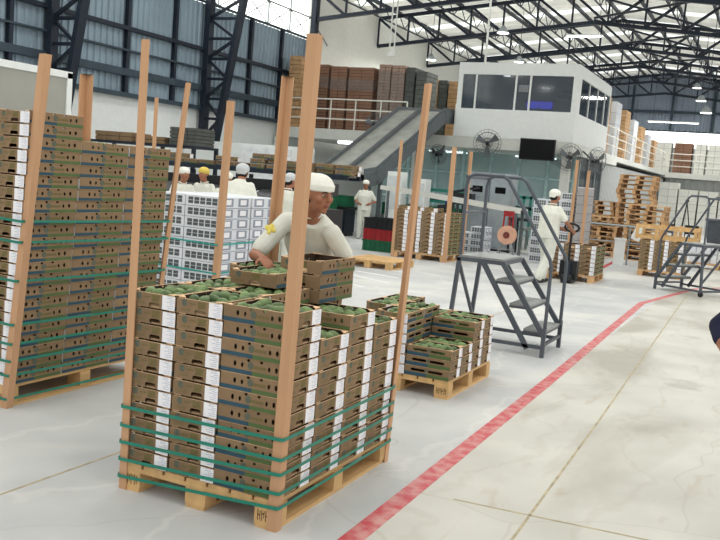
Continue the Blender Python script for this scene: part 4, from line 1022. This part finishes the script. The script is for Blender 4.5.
# green frames, white machines, cabinets
t = empty('teal_conveyor', (-7.0, 25.0, 0)); tag(t, 'teal framed conveyor with guard rails in front of the glazed partition', 'conveyor')
b = MB(); [b.box(-3,.4,y,y+.06,z,z+.08,tealp) for y in (-.4,.4) for z in (1.05,1.38)]; [b.box(x,x+.07,y,y+.06,0,1.46,tealp) for x in (-3,-1.3,.33) for y in (-.4,.4)]; b.build('frame', t)
b = MB(); b.box(-3,.4,-.34,.40,1.13,1.16,blackm); b.build('belt', t)
for i, (x, y, w, z, l) in enumerate(((-9.45, 21.9, .42, 1.86, 'white upright machine cabinet left of the leaning corner board'), (-8.75, 22.0, .34, 1.72, 'smaller white machine cabinet beside the leaning corner board'))):
    t = empty('machine_cabinet', (x, y, 0)); tag(t, l, 'machine')
    b = MB(); b.box(-w/2,w/2,-.2,.2,.6,z,whitem); b.build('housing', t); b = MB(); b.box(-w/2+.03,w/2-.03,-.215,-.2,.85,z-.12,mat('machine_door', (196,202,204), .5)); b.build('door', t); b = MB(); b.box(-w/2+.02,-w/2+.06,-.16,.16,0,.6,steel_dk); b.box(w/2-.06,w/2-.02,-.16,.16,0,.6,steel_dk); b.build('stand', t)
for i, (x, w) in enumerate(((-7.42, .62), (-6.78, .58))):
    t = empty('electrical_cabinet', (x*.966, 22.2, 0)); tag(t, ('left' if i == 0 else 'right')+' grey electrical cabinet seen through the handrails of the grey steps', 'cabinet', 'grey electrical cabinets')
    cb = mat('cabinet_grey', (146,154,158), .5); b = MB(); b.box(-w/2,w/2,-.25,.25,.05,2.02,cb); b.build('body', t); b = MB(); b.box(-w/2+.02,w/2-.02,-.27,-.25,.10,1.98,cb); d = b.build('door', t)
    b = MB(); b.box(w/2-.09,w/2-.06,-.30,-.27,1.0,1.18,blackm); b.build('handle', d); b = MB(); b.box(-.14,.14,-.275,-.27,1.5,1.66,screenm); b.build('display', d)
    b = MB(); b.box(-w/2,w/2,-.22,.22,0,.05,blackm); b.build('plinth', t)
# inclined belt with pale edge crossing behind the background load
t = empty('inclined_belt', (-6.75, 19.6, 0)); tag(t, 'pale edged inclined belt crossing behind the grey steps', 'conveyor')
b = MB(); b.bar((-2.0,-.3,1.44),(1.5,-.3,1.16),.05,.10,white_off); b.bar((-2.0,.3,1.44),(1.5,.3,1.16),.05,.10,white_off); b.build('side_rail', t)
b = MB(); b.bar((-2.0,0,1.44),(1.5,0,1.16),.54,.03,blackm); b.build('belt', t)
for x, z in ((-1.8,1.40),(-.2,1.26),(1.4,1.14)):
    b = MB(); b.box(x-.03,x+.03,-.30,-.26,0,z,galv_dk); b.box(x-.03,x+.03,.26,.30,0,z,galv_dk); b.build('leg', t)
# table with dark kit under the belt
t = empty('work_table', (-5.3, 22.1, 0)); tag(t, 'work table with dark top beyond the white carton heap', 'table')
b = MB(); b.box(-.9,.9,-.4,.4,.86,.92,blackm); b.build('table_top', t)
for x in (-.85,.85):
    for y in (-.35,.35): b = MB(); b.box(x-.025,x+.025,y-.025,y+.025,0,.86,steel_dk); b.build('leg', t)
b = MB(); b.box(-.28,.28,-.15,.15,0,.20,blackm); b.box(-.24,.24,-.12,.12,.20,.30,steel_dk); tag(b.build('label_printer', loc=(-7.62,21.2,0)), 'black machine on the floor behind the belt', 'machine') if False else None
b = MB(); b.bar((-.25,0,0),(.25,0,.0),.3,.3,blackm); b.bar((-.3,0,.16),(.35,0,.32),.24,.05,blackm); b.tube([(0,0,-.1),(0,0,-1.25)],.04,steel_dk,8); b.box(-.2,.2,-.2,.2,-1.29,-1.25,steel_dk)
tag(b.build('weighing_unit', loc=(-7.35,21.45,1.29)), 'black weighing unit on a stand right of the leaning corner board', 'machine')
b = MB(); b.tube([(0,0,0),(0,0,.95)],.05,blackm,8); b.box(-.18,.18,-.18,.18,.0,.03,blackm); b.bar((-.22,0,1.0),(.22,0,1.06),.14,.12,blackm); b.tube([(0,0,1.0),(.02,0,1.35)],.04,mat('dark_blue_enamel',(30,50,110),.4),8)
tag(b.build('hand_press', loc=(-8.02,22.0,0)), 'dark blue and black hand press left of the thin corner board', 'machine')
# strapping reel on a red stand
t = empty('strapping_cart', (-5.42, 19.0, 0)); tag(t, 'strapping cart with a tan coil on a red stand, seen between the step handrails', 'strapping cart')
rot = Matrix.Rotation(PI/2, 3, 'X')
b = MB(); b.lathe([(.06,-.06),(.21,-.06),(.21,.06),(.06,.06),(.06,-.06)], (0,0,.62), mat('coil_tan', (206,160,136), .6), 24, rot); b.build('coil', t)
b = MB(); b.lathe([(.001,-.075),(.075,-.075),(.075,.075),(.001,.075)], (0,0,.62), mat('hub_dark_red', (110,50,44), .6), 16, rot); b.build('hub', t)
b = MB(); b.tube([(-.12,0,.62),(-.10,0,1.05),(.10,0,1.05),(.12,0,.62)],.022,redp,8); b.tube([(0,.09,.62),(0,.09,1.05)],.02,redp,8); b.box(-.11,.11,-.05,.05,1.04,1.16,redp); b.build('bracket', t)
b = MB(); [b.tube([(x*.4,y*.4,.45),(x,y,.02)],.016,galv,6) for x in (-.22,.22) for y in (-.12,.12)]; b.tube([(-.2,0,.30),(.2,0,.30)],.014,galv,6); b.build('stand', t)
# flat pallet on the floor
o = make_pallet(.98, 1.1, pine, stamp=False); o.location = (-6.75, 15.1, 0); tag(o, 'bare orange-tinted pallet lying flat on the floor behind the worker', 'pallet')
# white carton heaps in the distance
k = 0
for z in range(4):
    for i in range(2):
        if z == 3 and i == 0: continue
        o = inst(wc, (-7.06+i*.40, 21.0, .002+z*.165), 0, (.92,.92,1.4)); k += 1
        tag(o, 'white carton in the small heap behind the steps, %s, %s tier' % ('left' if i == 0 else 'right', CN[z]), 'carton', 'white cartons in the small heap')
for z in range(9):
    for i in range(3):
        if z == 8 and i < 2: continue
        o = inst(wc, (-5.00+i*.312, 20.3, .004+z*.186), 0, (.71,1.0,1.61))
        tag(o, 'white vented carton beyond the jack worker, %s column, %s tier' % (('left','middle','right')[i], ORD[z]+' lowest'), 'carton', 'white cartons beyond the jack worker')
carton_stack('wrapped_load', -4.19, -3.96, 20.02, 20.9, 0, 1.83, cartonw, 'tall white film-wrapped load right of the jack worker', None, .2, 1, lblgrey, (0.1,1.8), 'wrapped load')
corner_post(-4.21, 19.95, 2.42, -1, 1, 'thin tan corner board on the white load beyond the jack worker', GP, w=.06)
corner_post(-3.93, 19.95, 2.2, -1, 1, 'thin tan corner board between the white load and the dark glass', GP, w=.06)

# ================================================================== PALLET JACK
t = empty('pallet_jack', (-3.42, 16.15, 0), 0); tag(t, 'hand pallet jack with black loop handle held by the worker seen from behind', 'pallet jack')
b = MB(); b.box(-.10,.10,.22,.57,.03,.08,blackm); b.build('fork', t)
b = MB(); b.box(-.16,.16,.12,.30,.08,.42,blackm); b.tube([(0,.10,.10),(0,.10,.45)],.06,steel_dk,10); b.build('pump_unit', t)
b = MB(); b.tube([(0,.10,.35),(.06,-.18,.98)],.022,blackm,8); b.build('shaft', t)
b = MB(); b.tube([(.06+.13*math.cos(q*PI/6), -.18-.05*math.sin(q*PI/6), 1.05+.075*math.sin(q*PI/6)) for q in range(12)],.022,blackm,8,closed=True); b.build('loop_handle', t)
b = MB(); b.tube([(-.10,.10,.09),(.10,.10,.09)],.09,blackm,14); b.build('steer_wheel', t)

# ================================================================== PALLET PILES
def pile_pallet():
    t = empty('wooden_pallet'); w, l = 1.0, 1.0
    b = MB()
    for k in range(7): b.box(-w/2+.006, w/2-.006, -l/2+k*l/7+.012, -l/2+(k+1)*l/7-.012, .115, .135, oldpine)
    b.build('deck', t)
    for x in (-w/2+.05, 0, w/2-.05):
        b = MB()
        for y in (-l/2+.06, 0, l/2-.06): b.box(x-.045, x+.045, y-.06, y+.06, .02, .115, oldpine)
        b.box(x-.045, x+.045, -l/2, l/2, 0, .02, oldpine); b.build('runner', t)
    b = MB(); b.box(-w/2+.1, w/2-.1, -l/2, -l/2+.09, 0, .02, oldpine); b.build('bottom_board', t); return t
pp = pile_pallet(); rr = random.Random(9)
for (cx, cyy, n, lab) in ((-4.42,25.0,8,'low front left pile'), (-3.78,26.4,17,'tallest rear pile'), (-4.95,27.0,11,'left rear pile'), (-3.20,24.7,11,'front right pile')):
    for k in range(n):
        o = inst(pp, (cx+rr.uniform(-.04,.04), cyy+rr.uniform(-.04,.04), k*.1362), rr.choice((0,0,PI))+rr.uniform(-.03,.03), (1.0,1.0,1.0))
        tag(o, 'bare wooden pallet, %s, %s' % (('bottom' if k == 0 else 'top' if k == n-1 else ORD[n-1-k]+' from top'), lab), 'pallet', 'bare pallets in the piles')
# barrier rail, sign board and white post before the piles
t = empty('barrier_rail', (-3.6, 22.3, 0)); tag(t, 'thin grey pipe barrier rail in front of the pallet piles', 'barrier')
b = MB(); b.tube([(-.75,0,.96),(1.35,0,.96)],.025,galv,8); b.tube([(-.75,0,.55),(1.35,0,.55)],.015,galv,8); b.build('rail', t)
for x in (-.75,.33,1.35): b = MB(); b.tube([(x,0,0),(x,0,.96)],.022,galv,8); b.build('post', t)
b = MB(); b.box(-.11,.11,-.01,.01,0,.36,whitem); o = b.build('sign_board', loc=(-3.13,22.26,.64)); o.rotation_euler = (.0,.35,0); tag(o, 'tilted blank white board hung on the barrier rail', 'sign board')
b = MB(); b.box(-.12,.12,-.06,.06,0,.62,whitem); b.box(-.14,.14,-.08,.08,.62,.66,whitem); tag(b.build('white_bollard', loc=(-3.42,22.35,0)) if False else b.build('floor_post', loc=(-3.44,22.1,0)), 'short white square post on the floor before the pallet piles', 'post')
# slatted wooden frame on the load behind the far steps
t = empty('wooden_crate', (-2.15, 20.35, PH+8*.0815)); tag(t, 'open slatted wooden crate frame standing on the load behind the far steps', 'wooden crate')
for z in (.02, .24):
    b = MB(); [b.box(-.62,.62,y-.012,y+.012,z,z+.07,pine) for y in (-.5,.5)]; [b.box(x-.012,x+.012,-.48,.48,z,z+.07,pine) for x in (-.60,.60)]; b.build('rail_board', t)
for x in (-.6,-.2,.2,.6):
    b = MB(); b.box(x-.035,x+.035,-.53,-.513,0,.33,pine); b.box(x-.035,x+.035,.513,.53,0,.33,pine); b.build('upright_slat', t)
# things beyond the far steps
for i in range(4):
    carton_stack('wrapped_pack', -1.98+i*.36, -1.66+i*.36, 24.0, 24.4, .145, .62, cartonw, 'white wrapped pack beneath the far steps platform, %s from left' % ORD[i], 'white packs beyond the far steps', .16, 2, lblgrey, None, 'pack')
o = make_pallet(1.45,.6,oldpine,stamp=False,nd=8); o.location = (-1.28,24.2,0); tag(o, 'low pallet carrying the white packs beyond the far steps', 'pallet', 'wooden pallets under loads')
t = empty('waste_bin', (-1.9, 34.0, 0)); tag(t, 'grey wheeled waste bin at the right edge beyond the steps', 'bin')
b = MB(); b.hexa([(-.32,-.3,.05),(.32,-.3,.05),(.32,.3,.05),(-.32,.3,.05),(-.42,-.38,1.05),(.42,-.38,1.05),(.42,.38,1.05),(-.42,.38,1.05)], steel_gr); b.build('bin_body', t)
b = MB(); b.box(-.46,.46,-.42,.42,1.06,1.14,steel_gr); b.build('lid', t); b = MB(); b.tube([(-.3,.3,.1),(.3,.3,.1)],.1,blackm,12); b.tube([(-.28,-.25,.03),(.28,-.25,.03)],.03,blackm,8); b.build('wheel', t)
t = empty('tripod_stand', (-2.72, 30.0, 0)); tag(t, 'thin black tripod in front of the white stacks far away', 'tripod')
for q in range(3): b = MB(); b.tube([(.3*math.cos(q*2.09), .3*math.sin(q*2.09), .01),(0,0,1.65)],.018,blackm,6); b.build('leg', t)
b = MB(); b.ell((0,0,1.7),(.06,.06,.06),blackm,10,8); b.build('head', t, smooth=True)
for i, (x, lab) in enumerate(((-3.35,'left'),(-2.55,'right'))):
    t = empty('folding_chair', (x, 30.6, 0)); tag(t, '%s dark folding chair far off by the white stacks' % lab, 'chair', 'dark chairs far off')
    b = MB(); b.box(-.22,.22,-.2,.2,.43,.46,blackm); b.build('seat', t); b = MB(); b.box(-.22,.22,.19,.22,.6,.9,blackm); b.build('backrest', t)
    for sx_ in (-.2,.2):
        for yy in (-.18,.2): b = MB(); b.tube([(sx_,yy,0),(sx_,yy,.9 if yy > 0 else .43)],.015,blackm,6); b.build('leg', t)
for i in range(8):
    z1 = (2.62,2.30,2.28,2.45,2.44,2.22,2.2,2.3)[i]
    carton_stack('white_stack', -6.0+i*1.02, -5.04+i*1.02, 49.6, 50.8, 0, z1, mat('white_sacks', (222,222,214), .8, var=.05), 'white wrapped stack on the floor at the far end, %s from left' % ORD[i], 'white stacks at the far end', .33, 2, lblgrey, None, 'stack', .03)

# ================================================================== LOADS ON THE UPPER DECKS
cols = [(292,303,62,0),(304,316,64,1),(317,328,64,1),(329,345,66,1),(348,358,67,1),(359,372,68,1),(377,400,64,2),(402,404,66,3)]
MD = [(291,304,60,'p'),(305,327,64,'c'),(329,345,66,'c'),(347,372,67,'c'),(377,389,64,'w'),(390,403,65,'w'),(404,413,67,'g'),(414,425,71,'g')]
for i, (u0, u1, vt, kd) in enumerate(MD):
    a = atY(u0, vt+30, 28.9); c = atY(u1, vt+30, 28.9); zt = atY((u0+u1)/2, vt, 28.9).z
    y_ = 28.9
    if i == 0: a.x, c.x, y_ = -16.62, -16.12, 27.75
    m = {'p': oldpine, 'c': brownst, 'w': mat('wrapped_brown', (160,132,116), .6, var=.12, scale=4), 'g': greyst}[kd]
    carton_stack({'p':'pallet_stack','c':'carton_stack','w':'wrapped_stack','g':'crate_stack'}[kd], a.x, c.x, y_, y_+(1.1 if i else .9), ZM, zt, m, '%s stack on the upper deck counted from the left wall, %s' % (ORD[i], {'p':'slatted pallet ends','c':'brown flat cartons','w':'pale brown under film','g':'grey crates'}[kd]), 'loads on the left upper deck', .16 if kd in 'pg' else .11, 1 if kd in 'pg' else max(2, int((c.x-a.x)/.35)), brown_dk if kd != 'g' else blackm, (ZM+.3, zt-.25) if kd == 'w' else ((zt-.85, zt-.45) if kd == 'c' else None))
for i, (u0, u1, vt) in enumerate(((427,438,79),(438,447,80),(448,461,81))):
    a = atY(u0, vt+10, 30.8); c = atY(u1, vt+10, 30.8); zt = atY((u0+u1)/2, vt, 30.8).z
    carton_stack('crate_stack', a.x, c.x, 30.8, 31.9, ZM, zt, (oldpine, greyst, oldpine)[i], '%s dark crate stack just left of the office' % ('leftmost','middle','rightmost')[i], 'crate stacks left of the office', .15, 1, blackm, None)
for i in range(7):
    y = 34.4+i*2.45; kd = i % 2
    carton_stack('pallet_stack' if kd == 0 else 'wrapped_stack', XO-1.5, XO-.4, y, y+1.25, ZM, (5.5,5.5,5.4,5.2,5.1,4.9,4.8)[i], oldpine if kd == 0 else cartonw, '%s on the deck behind the office railing, %s from the office' % ('Stack of brown pallets' if kd == 0 else 'white wrapped stack', ORD[i]), 'loads on the deck beside the railing', .15 if kd == 0 else .4, 1 if kd == 0 else 2, brown_dk if kd == 0 else lblgrey, None)
for i, (u0, u1, vt, kd) in enumerate(((655,671,142,1),(673,692,143,0),(694,706,144,1),(707,722,145,1))):
    a = atY(u0, 160, 54.5); c = atY(u1, 160, 54.5); zt = atY((u0+u1)/2, vt, 54.5).z
    carton_stack('pallet_stack' if kd == 0 else 'wrapped_stack', a.x, c.x-.05, 54.5, 55.6, ZM, zt, brownst if kd == 0 else MATS['white_sacks'], '%s on the far deck, %s from the left' % ('reddish brown pallet stack' if kd == 0 else 'pale wrapped stack', ORD[i]), 'loads on the far deck', .16 if kd == 0 else .35, 2, brown_dk if kd == 0 else lblgrey, None)

# ================================================================== FANS, LAMPS, CABLES
def fan(loc, face, r, label, drop=None):
    t = empty('wall_fan', loc); tag(t, label, 'fan', 'round caged fans')
    f = V(face).normalized(); u = f.cross(V((0,0,1))).normalized(); w = u.cross(f); cage = mat('fan_cage', (96,98,98), .4, metal=.5)
    b = MB()
    for off, rr_ in ((-.07,r*.8),(0,r),(.07,r*.8),(.09,r*.35),(-.09,r*.35)): b.tube([f*off+(u*math.cos(q*PI/12)+w*math.sin(q*PI/12))*rr_ for q in range(24)], .007, cage, 5, closed=True)
    for q in range(20):
        a = (u*math.cos(q*PI/10)+w*math.sin(q*PI/10))
        b.tube([f*.10+a*.05, f*.07+a*r*.8, a*r], .0035, cage, 4); b.tube([f*-.10+a*.05, f*-.07+a*r*.8, a*r], .0035, cage, 4)
    b.build('cage', t)
    for q in range(3):
        a = (u*math.cos(q*2.094+.4)+w*math.sin(q*2.094+.4)); c = f.cross(a); b = MB()
        b.hexa([a*.05-c*.03-f*.012, a*.05+c*.03+f*.012, a*.05+c*.03+f*.016, a*.05-c*.03-f*.008, a*r*.85-c*r*.3-f*.03, a*r*.85+c*r*.22+f*.03, a*r*.85+c*r*.22+f*.034, a*r*.85-c*r*.3-f*.026], galv_dk); b.build('blade', t)
    b = MB(); b.tube([f*-.16, f*.08], .065, blackm, 12); b.build('motor', t)
    b = MB(); b.tube([f*-.14, drop if drop is not None else f*-.45+V((0,0,-.02))], .025, blackm, 8); b.build('arm', t)
    return t
fan((-8.66,27.05,3.02), (.35,-1,-.15), .44, 'caged round fan left of the television', V((-.05,.44,-.05)))
fan((-10.28,27.0,2.56), (-.3,-1,-.2), .34, 'darker caged fan under the deck, left of the short railing end', V((0,.5,.32)))
fan((-12.7,27.1,3.42), (.2,-1,-.1), .38, 'small caged fan above the conveyor chute on the deck edge', V((0,.4,-.25)))
fan((-6.0,27.05,2.74), (.8,-1,-.2), .42, 'caged fan at the office corner right of the television', V((-.12,.55,.20)))
fan((-5.55,29.0,2.74), (1,-.6,-.1), .46, 'caged fan on the aisle side under the office', V((-.48,.1,.30)))
def lamp(p, label, r=.22, watts=0):
    if watts:
        l = bpy.data.lights.new('high_bay_light', 'AREA'); l.shape = 'DISK'; l.size = .9; l.energy = watts; l.color = (1, .985, .95)
        o = bpy.data.objects.new('high_bay_light', l); COL.objects.link(o); o.location = (p[0], p[1], p[2]-.03)
    t = empty('high_bay_lamp', p); tag(t, label, 'lamp', 'round high bay lamps')
    b = MB(); b.lathe([(.06,.26),(.10,.20),(r,.02),(r,0)], (0,0,0), galv, 16); b.build('shade', t, smooth=True)
    b = MB(); b.lathe([(.001,-.01),(r*.95,-.01),(r*.95,.012),(.001,.012)], (0,0,0), lampm, 16); b.build('diffuser', t)
    b = MB(); b.tube([(0,0,.25),(0,0,max(.4, zroof(p[0])-p[2]))], .012, blackm, 6); b.build('hanger', t)
for (u, v, Y, l) in ((503,33,31.5,'round lamp hanging above the left half of the office roof'), (431,60,36,'round lamp near the wall left of the office'), (519,62,38,'round lamp just above the office roof'), (706,113,36,'lower round lamp at the right against the far gable'), (701,101,42,'upper round lamp at the right against the far gable'), (697,88,50,'farthest round lamp at the right under the trusses')):
    lamp(tuple(atY(u, v, Y)), l, .22, 160)
for (u, v, Y, L_, l) in ((584,37,33,1.3,'white tube light hanging above the office right corner'), (673,123,49,2.6,'white tube light on the far gable wall above the bright band')):
    p = atY(u, v, Y); t = empty('tube_light', p); tag(t, l, 'tube light')
    b = MB(); b.box(-L_/2,L_/2,-.06,.06,.03,.09,whitem); b.build('housing', t); b = MB(); b.box(-L_/2+.04,L_/2-.04,-.05,.05,0,.03,tubem); b.build('tube', t)
    b = MB(); [b.tube([(x,0,.09),(x,0,zroof(p.x)-p.z)],.008,blackm,5) for x in (-L_*.4,L_*.4)]; b.build('hanger', t)
b = MB(); b.tube([(-13.2,27.2,2.72),(-12.0,27.2,2.72)] if False else [(0,0,0),(1.5,0,0)], .05, tubem, 8); tag(b.build('tube_light', loc=(-14.6,28.2,2.80)), 'short bright tube light under the deck behind the corner boards', 'tube light')
for (u, v, Y, l) in ((391,54,19.4,'pair of pale cables hanging from the roof before the carton stacks'), (485,64,22,'single pale conduit dropping from the roof beside the office')):
    p = atY(u, v, Y); b = MB(); H_ = zroof(p.x)-p.z
    cb = mat('pale_cable', (190,192,188), .6)
    if u < 400: b.tube([(-.05,0,0),(-.03,0,H_)],.018,cb,6); b.tube([(.07,0,.05),(.09,0,H_)],.018,cb,6); b.box(-.08,.12,-.03,.03,-.05,.06,cb)
    else: b.tube([(0,0,-.05),(0,0,H_)],.03,cb,8)
    tag(b.build('hanging_cable', loc=p), l, 'cable')

for i, Y in enumerate((2.5, 9.0, 15.0, 21.0)):  # grid of unseen lamps added to brighten the near floor
    for j, X in enumerate((-13.5, -9.0, -4.5, 0.5)):
        lamp((X, Y, 7.75), 'added fill lamp over the near floor, %s row, %s from the left wall' % (ORD[i], ORD[j]), .45, 52 if i else 28)
for j, X in enumerate((-11.6, -8.2)):
    l = bpy.data.lights.new('ceiling_tube_light', 'AREA'); l.shape = 'RECTANGLE'; l.size, l.size_y = 1.4, .12; l.energy = 45
    o = bpy.data.objects.new('ceiling_tube_light', l); COL.objects.link(o); o.location = (X, 31.5, 2.78)
    b = MB(); b.box(-.75,.75,-.08,.08,0,.05,tubem); tag(b.build('tube_light', loc=(X, 31.5, 2.80)), '%s tube light on the ceiling behind the glazed partition' % ('left','right')[j], 'tube light')
l = bpy.data.lights.new('office_light', 'AREA'); l.size = .5; l.energy = 25; o = bpy.data.objects.new('office_light', l); COL.objects.link(o); o.location = (-7.8, 30, 5.44)
